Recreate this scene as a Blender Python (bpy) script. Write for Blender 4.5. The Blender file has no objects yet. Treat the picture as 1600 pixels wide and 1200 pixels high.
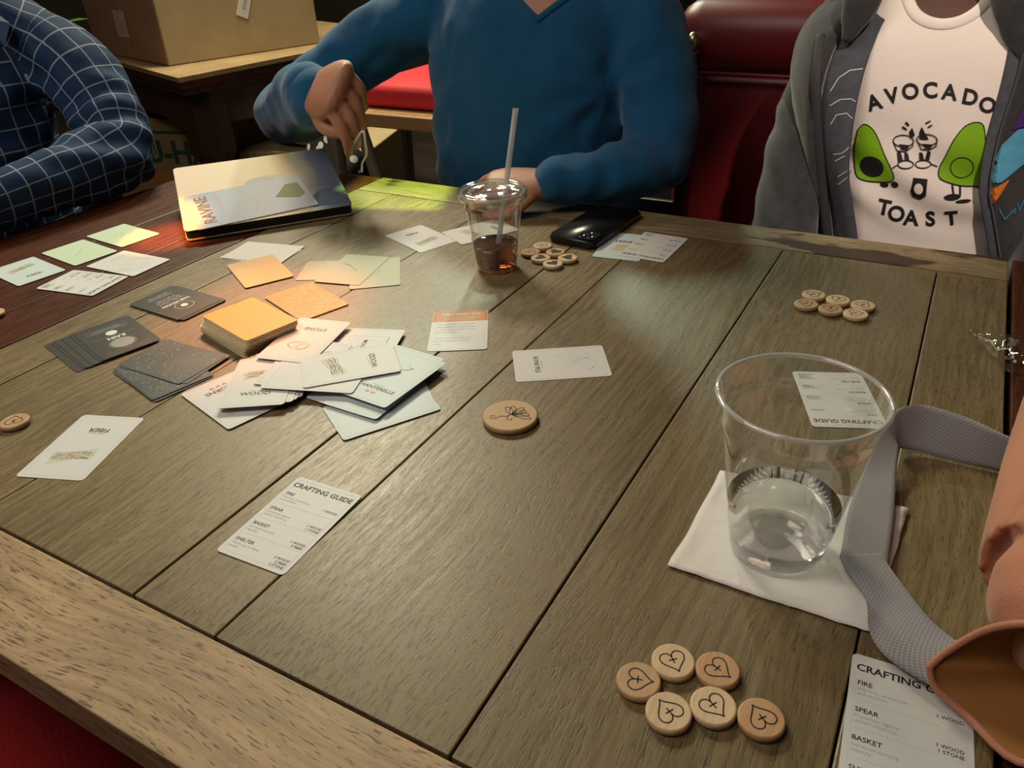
import bpy, bmesh, math, random
from mathutils import Vector, Matrix, noise
from mathutils.bvhtree import BVHTree
random.seed(7)
PI = math.pi
S = bpy.context.scene
C = S.collection

# ------------------------------------------------------------------ camera
CAM = Vector((0, 0, 1.15)); FPX = 1207.785
R_ = Vector((0.87403564, 0.48411334, -0.04118216))
U_ = Vector((-0.21986422, 0.46968475, 0.85501811))
W_ = Vector((-0.43326831, 0.73826182, -0.51696041))
cam = bpy.data.cameras.new('camera'); co = bpy.data.objects.new('camera', cam); C.objects.link(co)
cam.sensor_width = 36; cam.lens = FPX/1600*36; cam.clip_start = .02; cam.clip_end = 60
m = Matrix.Identity(4)
for i in range(3):
    m[i][0] = R_[i]; m[i][1] = U_[i]; m[i][2] = -W_[i]; m[i][3] = CAM[i]
co.matrix_world = m
S.camera = co
# ------------------------------------------------------------------ colour management
S.view_settings.view_transform = 'Standard'; S.view_settings.look = 'None'
S.view_settings.gamma = 1; S.view_settings.use_curve_mapping = False
S.view_settings.exposure = -0.15
# ------------------------------------------------------------------ world and lights
w = bpy.data.worlds.new('room_glow'); S.world = w; w.use_nodes = True
w.node_tree.nodes['Background'].inputs[0].default_value = (1.0, .80, .58, 1)
w.node_tree.nodes['Background'].inputs[1].default_value = .24

def aim(o, target):
    d = Vector(target) - o.location
    o.rotation_euler = d.to_track_quat('-Z', 'Y').to_euler()
def spot(name, loc, target, power, col, deg, blend=.3, radius=.03, sq=False):
    l = bpy.data.lights.new(name, 'SPOT'); l.energy = power; l.color = col
    l.spot_size = math.radians(deg); l.spot_blend = blend; l.shadow_soft_size = radius; l.use_square = False
    o = bpy.data.objects.new(name, l); C.objects.link(o); o.location = loc; aim(o, target); return o
def area(name, loc, target, power, col, sx, sy=None):
    l = bpy.data.lights.new(name, 'AREA'); l.energy = power; l.color = col
    l.shape = 'RECTANGLE'; l.size = sx; l.size_y = sy or sx
    o = bpy.data.objects.new(name, l); C.objects.link(o); o.location = loc; aim(o, target); return o
# cool lamp behind the man in blue: his head throws the shadow on the table
spot('back_lamp', (-1.44, 2.76, 2.20), (-.62, .70, .75), 105, (.82, 1.0, .78), 50, 1.0, .07)
# warm ceiling panel over the near side of the table
area('ceiling_lamp', (-.75, -.25, 2.4), (-.5, .7, .7), 11.5, (1.0, .86, .72), .8, .8)
area('left_ceiling_lamp', (-1.5, -.3, 2.4), (-.9, .6, .75), 9, (1.0, .88, .74), .5, .5)
area('far_ceiling_lamp', (-2.2, 2.3, 2.75), (-2.3, 2.2, .7), 105, (1.0, .90, .62), .7, .7)
# coloured panes of a stained glass lamp: orange and green beams
spot('amber_pane_beam', (-1.0, 1.55, 2.15), (-.69, .585, .75), 230, (1.0, .19, .0), 10.5, .9, .02)
spot('amber_edge_beam', (-.85, .05, 2.1), (-1.03, .735, .75), 1000, (1.0, .32, .03), 5.4, .8, .02)
spot('peach_pane_beam', (.5, -.2, 2.2), (-.02, 1.2, .92), 130, (1.0, .80, .66), 15, .5, .03)

def green_gobo():
    # a clear rectangular pane: its light falls as a sharp rectangle on the table
    l = bpy.data.lights.new('green_pane_beam', 'SPOT'); l.energy = 620; l.color = (.62, 1, .12)
    l.spot_size = math.radians(16); l.spot_blend = .1; l.shadow_soft_size = .012; l.use_nodes = True
    o = bpy.data.objects.new('green_pane_beam', l); C.objects.link(o)
    o.location = (.30, 1.15, 2.3)
    tgt = Vector((-.825, 1.05, .75)); aim(o, tgt)
    nt = l.node_tree; n = nt.nodes; em = n['Emission']
    tc = n.new('ShaderNodeTexCoord'); mp = n.new('ShaderNodeMapping'); mp.vector_type = 'POINT'
    mp.inputs['Rotation'].default_value = (0, 0, math.radians(-12))
    sx = n.new('ShaderNodeSeparateXYZ'); nt.links.new(tc.outputs['Normal'], mp.inputs[0]); nt.links.new(mp.outputs[0], sx.inputs[0])
    prod = None
    for ax, half in (('X', .046), ('Y', .040)):
        d = n.new('ShaderNodeMath'); d.operation = 'DIVIDE'; nt.links.new(sx.outputs[ax], d.inputs[0]); nt.links.new(sx.outputs['Z'], d.inputs[1])
        a = n.new('ShaderNodeMath'); a.operation = 'ABSOLUTE'; nt.links.new(d.outputs[0], a.inputs[0])
        c = n.new('ShaderNodeMath'); c.operation = 'LESS_THAN'; c.inputs[1].default_value = half; nt.links.new(a.outputs[0], c.inputs[0])
        if prod is None: prod = c
        else:
            p = n.new('ShaderNodeMath'); p.operation = 'MULTIPLY'; nt.links.new(prod.outputs[0], p.inputs[0]); nt.links.new(c.outputs[0], p.inputs[1]); prod = p
    nt.links.new(prod.outputs[0], em.inputs['Strength'])
green_gobo()

# ------------------------------------------------------------------ geometry from the survey of the table (camera height above the table)
TZ = .75
def ray(x, y): return (R_*(x-800) - U_*(y-600))/FPX + W_
def P(x, y, z=TZ):
    d = ray(x, y); return CAM + d*((z-CAM.z)/d.z)
def PY(x, y, Y):
    d = ray(x, y); return CAM + d*(Y/d.y)

# ------------------------------------------------------------------ materials
def newmat(name):
    mt = bpy.data.materials.new(name); mt.use_nodes = True
    return mt, mt.node_tree.nodes, mt.node_tree.links, mt.node_tree.nodes['Principled BSDF']
def N(n, t, **k):
    x = n.new(t)
    for a, b in k.items(): setattr(x, a, b)
    return x
_mc = {}
def mat(name, col, rough=.6, spec=.4, metal=0, nscale=0, namt=.12, bump=0, bscale=200, sheen=0, trans=0):
    if name in _mc: return _mc[name]
    mt, n, l, b = newmat(name)
    b.inputs['Base Color'].default_value = (*col, 1); b.inputs['Roughness'].default_value = rough
    b.inputs['Specular IOR Level'].default_value = spec; b.inputs['Metallic'].default_value = metal
    b.inputs['Sheen Weight'].default_value = sheen
    tc = N(n, 'ShaderNodeTexCoord')
    if nscale:
        nz = N(n, 'ShaderNodeTexNoise'); nz.inputs['Scale'].default_value = nscale; nz.inputs['Detail'].default_value = 5
        l.new(tc.outputs['Object'], nz.inputs['Vector'])
        mr = N(n, 'ShaderNodeMapRange'); mr.inputs['From Min'].default_value = .3; mr.inputs['From Max'].default_value = .7
        mr.inputs['To Min'].default_value = 1-namt; mr.inputs['To Max'].default_value = 1+namt
        l.new(nz.outputs['Fac'], mr.inputs['Value'])
        hs = N(n, 'ShaderNodeHueSaturation'); hs.inputs['Color'].default_value = (*col, 1)
        l.new(mr.outputs[0], hs.inputs['Value']); l.new(hs.outputs[0], b.inputs['Base Color'])
    if bump:
        nb = N(n, 'ShaderNodeTexNoise'); nb.inputs['Scale'].default_value = bscale; nb.inputs['Detail'].default_value = 3
        l.new(tc.outputs['Object'], nb.inputs['Vector'])
        bp = N(n, 'ShaderNodeBump'); bp.inputs['Strength'].default_value = bump; bp.inputs['Distance'].default_value = .002
        l.new(nb.outputs['Fac'], bp.inputs['Height']); l.new(bp.outputs[0], b.inputs['Normal'])
    _mc[name] = mt; return mt

def wood(name, c1, c2, axis='Y', rough=(.32, .5), pore=.55, patch=None, tint=.16, grain=1.0, spec=.6):
    mt, n, l, b = newmat(name)
    tc = N(n, 'ShaderNodeTexCoord'); oi = N(n, 'ShaderNodeObjectInfo')
    off = N(n, 'ShaderNodeVectorMath', operation='SCALE'); off.inputs['Scale'].default_value = 11
    cmb = N(n, 'ShaderNodeCombineXYZ')
    for i in range(3): l.new(oi.outputs['Random'], cmb.inputs[i])
    l.new(cmb.outputs[0], off.inputs[0])
    add = N(n, 'ShaderNodeVectorMath', operation='ADD'); l.new(tc.outputs['Object'], add.inputs[0]); l.new(off.outputs[0], add.inputs[1])
    # slow warp so that the grain wanders
    wz = N(n, 'ShaderNodeTexNoise'); wz.inputs['Scale'].default_value = 3.2; wz.inputs['Detail'].default_value = 2; l.new(add.outputs[0], wz.inputs['Vector'])
    ws = N(n, 'ShaderNodeVectorMath', operation='SCALE'); ws.inputs['Scale'].default_value = .05; l.new(wz.outputs['Color'], ws.inputs[0])
    ad2 = N(n, 'ShaderNodeVectorMath', operation='ADD'); l.new(add.outputs[0], ad2.inputs[0]); l.new(ws.outputs[0], ad2.inputs[1])
    def streak(across, along, detail, rg=.6):
        mp = N(n, 'ShaderNodeMapping'); l.new(ad2.outputs[0], mp.inputs[0])
        mp.inputs['Scale'].default_value = (across, along, across) if axis == 'Y' else (along, across, across)
        z = N(n, 'ShaderNodeTexNoise'); z.inputs['Scale'].default_value = 1; z.inputs['Detail'].default_value = detail; z.inputs['Roughness'].default_value = rg
        l.new(mp.outputs[0], z.inputs['Vector']); return z
    g = streak(260*grain, 10, 7)
    rp = N(n, 'ShaderNodeValToRGB'); rp.color_ramp.elements[0].position = .34; rp.color_ramp.elements[1].position = .68
    rp.color_ramp.elements[0].color = (*c2, 1); rp.color_ramp.elements[1].color = (*c1, 1); l.new(g.outputs['Fac'], rp.inputs[0])
    # low-frequency tone
    bz = N(n, 'ShaderNodeTexNoise'); bz.inputs['Scale'].default_value = 5; bz.inputs['Detail'].default_value = 4; l.new(add.outputs[0], bz.inputs['Vector'])
    v = N(n, 'ShaderNodeMapRange'); v.inputs['From Min'].default_value = .3; v.inputs['From Max'].default_value = .7
    v.inputs['To Min'].default_value = 1-tint; v.inputs['To Max'].default_value = 1+tint; l.new(bz.outputs['Fac'], v.inputs['Value'])
    vr = N(n, 'ShaderNodeMapRange'); vr.inputs['To Min'].default_value = .9; vr.inputs['To Max'].default_value = 1.08; l.new(oi.outputs['Random'], vr.inputs['Value'])
    vm = N(n, 'ShaderNodeMath', operation='MULTIPLY'); l.new(v.outputs[0], vm.inputs[0]); l.new(vr.outputs[0], vm.inputs[1])
    hs = N(n, 'ShaderNodeHueSaturation'); l.new(rp.outputs[0], hs.inputs['Color']); l.new(vm.outputs[0], hs.inputs['Value'])
    # pores: short dark dashes along the grain
    pz = streak(900*grain, 75, 2, .5)
    pr = N(n, 'ShaderNodeMapRange'); pr.inputs['From Min'].default_value = .56; pr.inputs['From Max'].default_value = .66
    pr.inputs['To Min'].default_value = 0; pr.inputs['To Max'].default_value = pore; l.new(pz.outputs['Fac'], pr.inputs['Value'])
    mx = N(n, 'ShaderNodeMix', data_type='RGBA'); l.new(pr.outputs[0], mx.inputs[0]); l.new(hs.outputs[0], mx.inputs[6])
    mx.inputs[7].default_value = (c2[0]*.28, c2[1]*.24, c2[2]*.2, 1)
    colout = mx.outputs[2]
    if patch:
        az = N(n, 'ShaderNodeTexNoise'); az.inputs['Scale'].default_value = patch[1]; az.inputs['Detail'].default_value = 6
        mp2 = N(n, 'ShaderNodeMapping'); mp2.inputs['Scale'].default_value = (1, .5, 1) if axis == 'Y' else (.35, 1, 1)
        l.new(add.outputs[0], mp2.inputs[0]); l.new(mp2.outputs[0], az.inputs['Vector'])
        ar = N(n, 'ShaderNodeMapRange'); ar.inputs['From Min'].default_value = patch[2]; ar.inputs['From Max'].default_value = patch[2]+.03; l.new(az.outputs['Fac'], ar.inputs['Value'])
        m2 = N(n, 'ShaderNodeMix', data_type='RGBA'); l.new(ar.outputs[0], m2.inputs[0]); l.new(colout, m2.inputs[6]); m2.inputs[7].default_value = (*patch[0], 1)
        colout = m2.outputs[2]
    l.new(colout, b.inputs['Base Color'])
    rr = N(n, 'ShaderNodeMapRange'); rr.inputs['From Min'].default_value = .3; rr.inputs['From Max'].default_value = .7
    rr.inputs['To Min'].default_value = rough[0]; rr.inputs['To Max'].default_value = rough[1]; l.new(g.outputs['Fac'], rr.inputs['Value']); l.new(rr.outputs[0], b.inputs['Roughness'])
    hh = N(n, 'ShaderNodeMath', operation='SUBTRACT'); l.new(g.outputs['Fac'], hh.inputs[0]); l.new(pr.outputs[0], hh.inputs[1])
    bp = N(n, 'ShaderNodeBump'); bp.inputs['Strength'].default_value = .5; bp.inputs['Distance'].default_value = .0002
    l.new(hh.outputs[0], bp.inputs['Height']); l.new(bp.outputs[0], b.inputs['Normal'])
    b.inputs['Specular IOR Level'].default_value = spec
    return mt

M_PLANK = wood('weathered_oak', (.205, .150, .070), (.125, .088, .040), rough=(.36, .50))
M_BOARD = wood('oak_end_board', (.42, .28, .15), (.25, .165, .085), 'X', pore=.85, grain=.75, rough=(.45, .6))
M_FARB = wood('worn_end_board', (.25, .19, .10), (.14, .10, .05), 'X', rough=(.44, .6), patch=((.035, .012, .006), 16, .60))
M_LEAF = wood('dark_red_oak', (.10, .026, .010), (.045, .011, .005), rough=(.34, .46), spec=.3, pore=.5)
M_DKW = wood('walnut_stain', (.060, .022, .010), (.028, .010, .005), rough=(.3, .45))
M_TOP2 = wood('pale_top', (.36, .25, .13), (.22, .15, .075), rough=(.35, .5))  # background table top, paler than its legs
M_PINE = wood('honey_wood', (.42, .24, .10), (.28, .15, .06))
M_WHITE = mat('card_white', (.63, .625, .63), .5, .4)
M_PALE = mat('card_pale_blue', (.54, .62, .64), .5, .4)
M_MINT = mat('card_mint', (.56, .68, .52), .42, .4)
M_SAGE = mat('card_sage', (.40, .40, .28), .42, .4)
M_CREAM = mat('card_cream', (.72, .62, .40), .45, .4)
M_GOLD = mat('card_gold', (.42, .25, .05), .4, .45, nscale=140, namt=.3)
M_AMBER_LIT = mat('card_amber_lit', (.70, .42, .17), .45, .4)  # orange of the amber beam painted into a pale card
M_DECK_LIT = mat('card_deck_amber_lit', (.62, .36, .06), .42, .4)  # cream deck top, amber light mixed into its colour
M_CHAR = mat('card_charcoal', (.060, .060, .055), .38, .5)
M_INK = mat('ink_black', (.012, .012, .014), .6)
M_GREY = mat('ink_grey', (.42, .42, .43), .6)
M_LGREY = mat('ink_pale_grey', (.60, .61, .62), .6)
M_SAND = mat('ink_sand', (.52, .46, .28), .6)
M_RUST = mat('ink_rust', (.55, .21, .06), .5)
M_PINKI = mat('ink_red', (.60, .20, .13), .5)
M_WINK = mat('ink_white', (.72, .72, .70), .5)
M_BLACK = mat('satin_black', (.008, .008, .009), .3, .5)

# ------------------------------------------------------------------ helpers
def tag(o, label=None, cat=None, group=None, kind=None):
    if label: o['label'] = label
    if cat: o['category'] = cat
    if group: o['group'] = group
    if kind: o['kind'] = kind
    return o
def link(name, me, mt=None, parent=None, smooth=False):
    o = bpy.data.objects.new(name, me); C.objects.link(o)
    if mt: me.materials.append(mt)
    if smooth: me.polygons.foreach_set('use_smooth', [True]*len(me.polygons))
    if parent: o.parent = parent
    return o
def obj(name, bm, mt, parent=None, smooth=False, recalc=True):
    if recalc: bmesh.ops.recalc_face_normals(bm, faces=bm.faces[:])
    me = bpy.data.meshes.new(name); bm.to_mesh(me); bm.free()
    return link(name, me, mt, parent, smooth)
def empty(name, loc=(0, 0, 0), rot=0):
    o = bpy.data.objects.new(name, None); C.objects.link(o); o.location = loc; o.rotation_euler = (0, 0, rot); o.empty_display_size = .02; return o
def bmat(bm, M): bmesh.ops.transform(bm, matrix=M, verts=bm.verts[:])
def box(bm, x0, x1, y0, y1, z0, z1, bev=0, M=None):
    r = bmesh.ops.create_cube(bm, size=1)
    vs = r['verts']
    bmesh.ops.scale(bm, vec=(x1-x0, y1-y0, z1-z0), verts=vs); bmesh.ops.translate(bm, vec=((x0+x1)/2, (y0+y1)/2, (z0+z1)/2), verts=vs)
    if bev:
        es = list({e for v in vs for e in v.link_edges}); r = bmesh.ops.bevel(bm, geom=es, offset=bev, segments=2, affect='EDGES', profile=.5); vs = list({v for v in r['verts']} | {v for v in vs if v.is_valid})
    if M is not None: bmesh.ops.transform(bm, matrix=M, verts=vs)
    return vs
def prism(bm, pts, z0, z1, M=None):
    a = [bm.verts.new((p[0], p[1], z0)) for p in pts]; b = [bm.verts.new((p[0], p[1], z1)) for p in pts]
    n = len(pts); bm.faces.new(b); bm.faces.new(a[::-1])
    for i in range(n): bm.faces.new((a[i], a[(i+1) % n], b[(i+1) % n], b[i]))
    if M is not None: bmesh.ops.transform(bm, matrix=M, verts=a+b)
    return a+b
def rrect(w, h, r, k=4):
    out = []
    for cx, cy, a0 in ((w/2-r, h/2-r, 0), (-w/2+r, h/2-r, 90), (-w/2+r, -h/2+r, 180), (w/2-r, -h/2+r, 270)):
        for i in range(k+1):
            a = math.radians(a0+90*i/k); out.append((cx+r*math.cos(a), cy+r*math.sin(a)))
    return out
def lathe(bm, prof, seg=48, M=None, closed=False):
    rings = []
    for r, z in prof:
        rings.append([bm.verts.new((r*math.cos(2*PI*i/seg), r*math.sin(2*PI*i/seg), z)) for i in range(seg)] if r > 1e-6 else [bm.verts.new((0, 0, z))])
    pairs = list(zip(rings, rings[1:])) + ([(rings[-1], rings[0])] if closed else [])
    for a, b in pairs:
        for i in range(seg):
            j = (i+1) % seg
            if len(a) == 1 and len(b) == 1: break
            if len(a) == 1: bm.faces.new((a[0], b[i], b[j]))
            elif len(b) == 1: bm.faces.new((a[i], a[j], b[0]))
            else: bm.faces.new((a[i], a[j], b[j], b[i]))
    if M is not None: bmat(bm, M)
def spline(pts, k=6):
    """Catmull-Rom through tuples of any length"""
    out = []
    n = len(pts)
    for i in range(n-1):
        p0 = pts[max(i-1, 0)]; p1 = pts[i]; p2 = pts[i+1]; p3 = pts[min(i+2, n-1)]
        for j in range(k):
            t = j/k
            out.append(tuple(.5*((2*b)+(-a+c)*t+(2*a-5*b+4*c-d)*t*t+(-a+3*b-3*c+d)*t**3) for a, b, c, d in zip(p0, p1, p2, p3)))
    out.append(tuple(pts[-1])); return out
def tube(bm, pts, seg=20, ref=(0, 0, 1), k=5, cap=True, e=2.0):
    """pts: (x,y,z,a,b): a along the side axis, b along the up axis. Lofted, rounded ends."""
    sp = spline(pts, k) if k > 1 else [tuple(p) for p in pts]
    rings = []; ref = Vector(ref)
    side = None
    n = len(sp)
    for i, p in enumerate(sp):
        c = Vector(p[:3]); t = Vector(sp[min(i+1, n-1)][:3]) - Vector(sp[max(i-1, 0)][:3]); t.normalize()
        if side is None:
            side = ref.cross(t)
            if side.length < 1e-3: side = Vector((1, 0, 0)).cross(t)
        side = (side - t*side.dot(t)).normalized(); up = t.cross(side)
        ring = []
        for q in range(seg):
            a = 2*PI*q/seg; ca, sa = math.cos(a), math.sin(a)
            ca = math.copysign(abs(ca)**(2/e), ca); sa = math.copysign(abs(sa)**(2/e), sa)
            ring.append(bm.verts.new(c + side*ca*p[3] + up*sa*p[4]))
        rings.append(ring)
    for a, b in zip(rings, rings[1:]):
        for q in range(seg): bm.faces.new((a[q], a[(q+1) % seg], b[(q+1) % seg], b[q]))
    if cap:
        for ring, end, prv in ((rings[0], 0, 1), (rings[-1], -1, -2)):
            c = Vector(sp[end][:3]); d = (c - Vector(sp[prv][:3])).normalized(); r = min(sp[end][3], sp[end][4])
            last = ring
            for f, h in ((.85, .5), (.5, .85)):
                nr = [bm.verts.new(c + (v.co-c)*f + d*r*h) for v in ring]
                for q in range(seg): bm.faces.new((last[q], last[(q+1) % seg], nr[(q+1) % seg], nr[q]))
                last = nr
            t = bm.verts.new(c+d*r)
            for q in range(seg): bm.faces.new((last[q], last[(q+1) % seg], t))
    return rings
def fuse(name, bm, mt, voxel, parent=None, smooth=4, folds=None, fac=.5):
    """grow separate lofts into one continuous skin"""
    bmesh.ops.recalc_face_normals(bm, faces=bm.faces[:])
    me = bpy.data.meshes.new('t'); bm.to_mesh(me); bm.free()
    t = bpy.data.objects.new('t', me); C.objects.link(t)
    r = t.modifiers.new('r', 'REMESH'); r.mode = 'VOXEL'; r.voxel_size = voxel
    s = t.modifiers.new('s', 'SMOOTH'); s.iterations = smooth; s.factor = fac
    dg = bpy.context.evaluated_depsgraph_get()
    nm = bpy.data.meshes.new_from_object(t.evaluated_get(dg)); nm.name = name
    bpy.data.objects.remove(t); bpy.data.meshes.remove(me)
    nm.materials.clear()
    if folds:
        ns = [v.normal.copy() for v in nm.vertices]
        for v, nn in zip(nm.vertices, ns):
            v.co += nn*folds(v.co)
    return link(name, nm, mt, parent, True)
def ribbonpts(bm, pts, wd, z, M=None, close=False):
    """flat pen stroke on the XY plane"""
    n = len(pts)
    if n < 2: return
    L = []; Rr = []
    for i, p in enumerate(pts):
        a = pts[(i-1) % n] if close else pts[max(i-1, 0)]; b = pts[(i+1) % n] if close else pts[min(i+1, n-1)]
        tx, ty = b[0]-a[0], b[1]-a[1]; ln = math.hypot(tx, ty) or 1; nx, ny = -ty/ln*wd/2, tx/ln*wd/2
        L.append(bm.verts.new((p[0]+nx, p[1]+ny, z))); Rr.append(bm.verts.new((p[0]-nx, p[1]-ny, z)))
    for i in range(n if close else n-1):
        j = (i+1) % n; bm.faces.new((L[i], Rr[i], Rr[j], L[j]))
_tc = {}
def textmesh(s, size, off=0):
    k = (s, round(size, 5), off)
    if k in _tc: return _tc[k]
    cu = bpy.data.curves.new('t', 'FONT'); cu.body = s; cu.size = size; cu.align_x = 'CENTER'; cu.align_y = 'CENTER'; cu.offset = off*size; cu.resolution_u = 2 if size < 1 else 5
    o = bpy.data.objects.new('t', cu); C.objects.link(o)
    dg = bpy.context.evaluated_depsgraph_get(); me = bpy.data.meshes.new_from_object(o.evaluated_get(dg))
    data = ([tuple(v.co) for v in me.vertices], [tuple(p.vertices) for p in me.polygons])
    bpy.data.objects.remove(o); bpy.data.curves.remove(cu); bpy.data.meshes.remove(me)
    _tc[k] = data; return data
class Ink:
    def __init__(s, z): s.bm = bmesh.new(); s.z = z
    def text(s, t, x, y, size, rot=0, off=.015, align='C', sx=1.0):
        vs, fs = textmesh(t, size, off)
        if not vs: return s
        dx = 0
        if align == 'L': dx = -min(v[0] for v in vs)
        if align == 'R': dx = -max(v[0] for v in vs)
        c, q = math.cos(rot), math.sin(rot)
        nv = []
        for v in vs:
            a, b = (v[0]+dx)*sx, v[1]; nv.append(s.bm.verts.new((x+a*c-b*q, y+a*q+b*c, s.z)))
        for f in fs:
            try: s.bm.faces.new([nv[i] for i in f])
            except ValueError: pass
        return s
    def line(s, pts, wd=.0004, close=False): ribbonpts(s.bm, pts, wd, s.z, close=close); return s
    def poly(s, pts): s.bm.faces.new([s.bm.verts.new((p[0], p[1], s.z)) for p in pts]); return s
    def disc(s, x, y, r, ry=None, k=20): return s.poly([(x+r*math.cos(2*PI*i/k), y+(ry or r)*math.sin(2*PI*i/k)) for i in range(k)])
    def ring(s, x, y, r, wd, ry=None, k=28): return s.line([(x+r*math.cos(2*PI*i/k), y+(ry or r)*math.sin(2*PI*i/k)) for i in range(k)], wd, True)
    def make(s, name, mt, parent):
        for f in s.bm.faces:
            f.normal_update()
            if f.normal.z < 0: f.normal_flip()
        return obj(name, s.bm, mt, parent, recalc=False)

# ================================================================== SETTING
bm = bmesh.new(); box(bm, -7, 4, -2.5, 6, -.05, 0); tag(obj('floor', bm, mat('dark_floor', (.035, .024, .018), .5, .4, nscale=4, namt=.3)), kind='structure')
bm = bmesh.new(); box(bm, -7, 4, 6, 6.1, 0, 3); tag(obj('wall_back', bm, mat('dark_wall', (.05, .038, .028), .8, nscale=2, namt=.3)), kind='structure')
bm = bmesh.new(); box(bm, -7.1, -7, -2.5, 6, 0, 3); tag(obj('wall_left', bm, _mc['dark_wall']), kind='structure')
bm = bmesh.new(); box(bm, 4, 4.1, -2.5, 6, 0, 3); tag(obj('wall_right', bm, _mc['dark_wall']), kind='structure')
bm = bmesh.new(); box(bm, -7, 4, -2.6, -2.5, 0, 3); tag(obj('wall_front', bm, _mc['dark_wall']), kind='structure')
bm = bmesh.new(); box(bm, -7, 4, -2.5, 6, 3, 3.1); tag(obj('ceiling', bm, mat('ceiling_paint', (.30, .26, .22), .9)), kind='structure')

# ================================================================== MAIN TABLE
table = tag(empty('game_table', (-.4, .6, 0)), 'large worn oak plank table with dark red leaves, carrying the card game', 'table')
table.location = (0, 0, 0)
def plank(x0, x1, y0, y1, mt, name='plank', th=.032, dz=0):
    b = bmesh.new(); box(b, x0+.0007, x1-.0007, y0+.0007, y1-.0007, TZ-th+dz, TZ+dz, .0011); return obj(name, b, mt, table)
xs = [-.907, -.826, -.634, -.440, -.358, -.172, .015, .092]
for i, (a, b_) in enumerate(zip(xs, xs[1:])):
    plank(a, b_, .204, 1.036, M_PLANK, dz=[0, -.0003, 0, -.0004, 0, -.0003, 0][i])
plank(-.907, .092, .128, .203, M_BOARD, 'end_board')
plank(-.907, .092, 1.037, 1.113, M_FARB, 'end_board')
for a, b_ in ((-1.283, -1.125), (-1.125, -1.0), (-1.0, -.911)): plank(a, b_, .128, 1.113 if a > -1.12 else 1.0, M_LEAF, 'leaf_plank', th=.026, dz=-.001)
for a, b_ in ((.096, .25), (.25, .42)): plank(a, b_, .128, 1.113, M_LEAF, 'leaf_plank', th=.026, dz=-.001)
b = bmesh.new()
for x0, x1, y0, y1 in ((-.86, .05, .17, .19), (-.86, .05, 1.05, 1.07), (-.86, -.84, .19, 1.05), (.03, .05, .19, 1.05)): box(b, x0, x1, y0, y1, TZ-.13, TZ-.033)
obj('apron', b, M_DKW, table)
for x, y in ((-.83, .2), (.02, .2), (-.83, 1.04), (.02, 1.04)):
    b = bmesh.new(); box(b, x-.035, x+.035, y-.03, y+.03, .55, TZ-.033, .003)
    lathe(b, [(0, 0), (.03, 0), (.034, .06), (.022, .12), (.03, .3), (.036, .45), (.022, .5), (.032, .56), (0, .56)], 20, None)
    vs = [v for v in b.verts if v.co.x**2+v.co.y**2 < .01 and v.co.z < .57 and abs(v.co.x) < .04 and abs(v.co.y) < .04]
    bmesh.ops.translate(b, vec=(x, y, 0), verts=vs); obj('leg', b, M_DKW, table)

# ================================================================== BACKGROUND
# second table with a big carton on it
t2 = tag(empty('background_table'), 'dark stained wooden table with pale top carrying the big carton', 'table')
c0 = Vector((-2.234, 1.779, 0)); dl = Vector((-.943, .333, 0)); dr = Vector((.0975, .995, 0))
quad = [c0, c0+dr*1.15, c0+dr*1.15+dl*1.25, c0+dl*1.25]
b = bmesh.new(); prism(b, quad, .735, .75); obj('table_top', b, M_TOP2, t2)
ins = lambda d: [c0+(dl+dr)*d, c0+dr*(1.15-d)+dl*d, c0+dr*(1.15-d)+dl*(1.25-d), c0+dr*d+dl*(1.25-d)]
b = bmesh.new(); prism(b, ins(.004), .712, .734); obj('top_moulding', b, M_DKW, t2)
b = bmesh.new(); prism(b, ins(.012), .690, .711); obj('top_moulding', b, M_DKW, t2)
b = bmesh.new(); q = ins(.07); qi = ins(.10)
for i in range(4):
    a, c = q[i], q[(i+1) % 4]; ai, ci = qi[i], qi[(i+1) % 4]
    prism(b, [a, c, ci, ai], .56, .689)
obj('apron', b, M_DKW, t2)
for k_, (u, v_) in enumerate(((.12, .12), (1.03, .12), (.12, 1.1), (1.03, 1.1))):
    c = c0+dr*u+dl*v_
    b = bmesh.new(); o_ = [(c.x+.085*math.cos(PI/8+PI/4*i), c.y+.085*math.sin(PI/8+PI/4*i)) for i in range(8)]
    prism(b, o_, .47, .688)
    bb = bmesh.new(); lathe(bb, [(0, .0), (.045, .0), (.05, .08), (.036, .12), (.04, .3), (.036, .40), (.05, .42), (.078, .469), (0, .469)], 24, Matrix.Translation((c.x, c.y, 0)))
    me = bpy.data.meshes.new('t'); bb.to_mesh(me); bb.free(); b.from_mesh(me); bpy.data.meshes.remove(me)
    lg = obj('leg', b, M_DKW, t2)
    bb = bmesh.new(); lathe(bb, [(.037, .37), (.046, .372), (.048, .385), (.046, .398), (.037, .40)], 24, Matrix.Translation((c.x, c.y, 0)))
    obj('leg_collar', bb, mat('pewter', (.16, .15, .14), .4, metal=.8), lg, True)
M_CARD_ = mat('cardboard', (.37, .29, .165), .75, .2, nscale=9, namt=.08)
M_CARDR = mat('cardboard_ruddy', (.40, .22, .125), .7, .2, nscale=9, namt=.08)
def carton(name, base, ux, uy, lx, ly, z0, z1, mt, label, flap=False):
    o = tag(empty(name, base), label, 'box')
    a = math.atan2(ux.y, ux.x); o.rotation_euler = (0, 0, a)
    s = 1 if ux.cross(uy).z > 0 else -1
    o.location = (base.x, base.y, z0)
    b = bmesh.new(); box(b, 0, lx, min(0, s*ly), max(0, s*ly), 0, z1-z0, .004); obj('carton_body', b, mt, o)
    return o, s
e1 = Vector((-2.297+2.468, 2.536-1.942, 0)).normalized(); e2 = Vector((-e1.y, e1.x, 0))
bc, s = carton('cardboard_box', Vector((-2.468, 1.942, 0)), e1, e2, .62, .68, .751, 1.30, M_CARD_, 'large tan cardboard box sitting on the background table')
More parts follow.
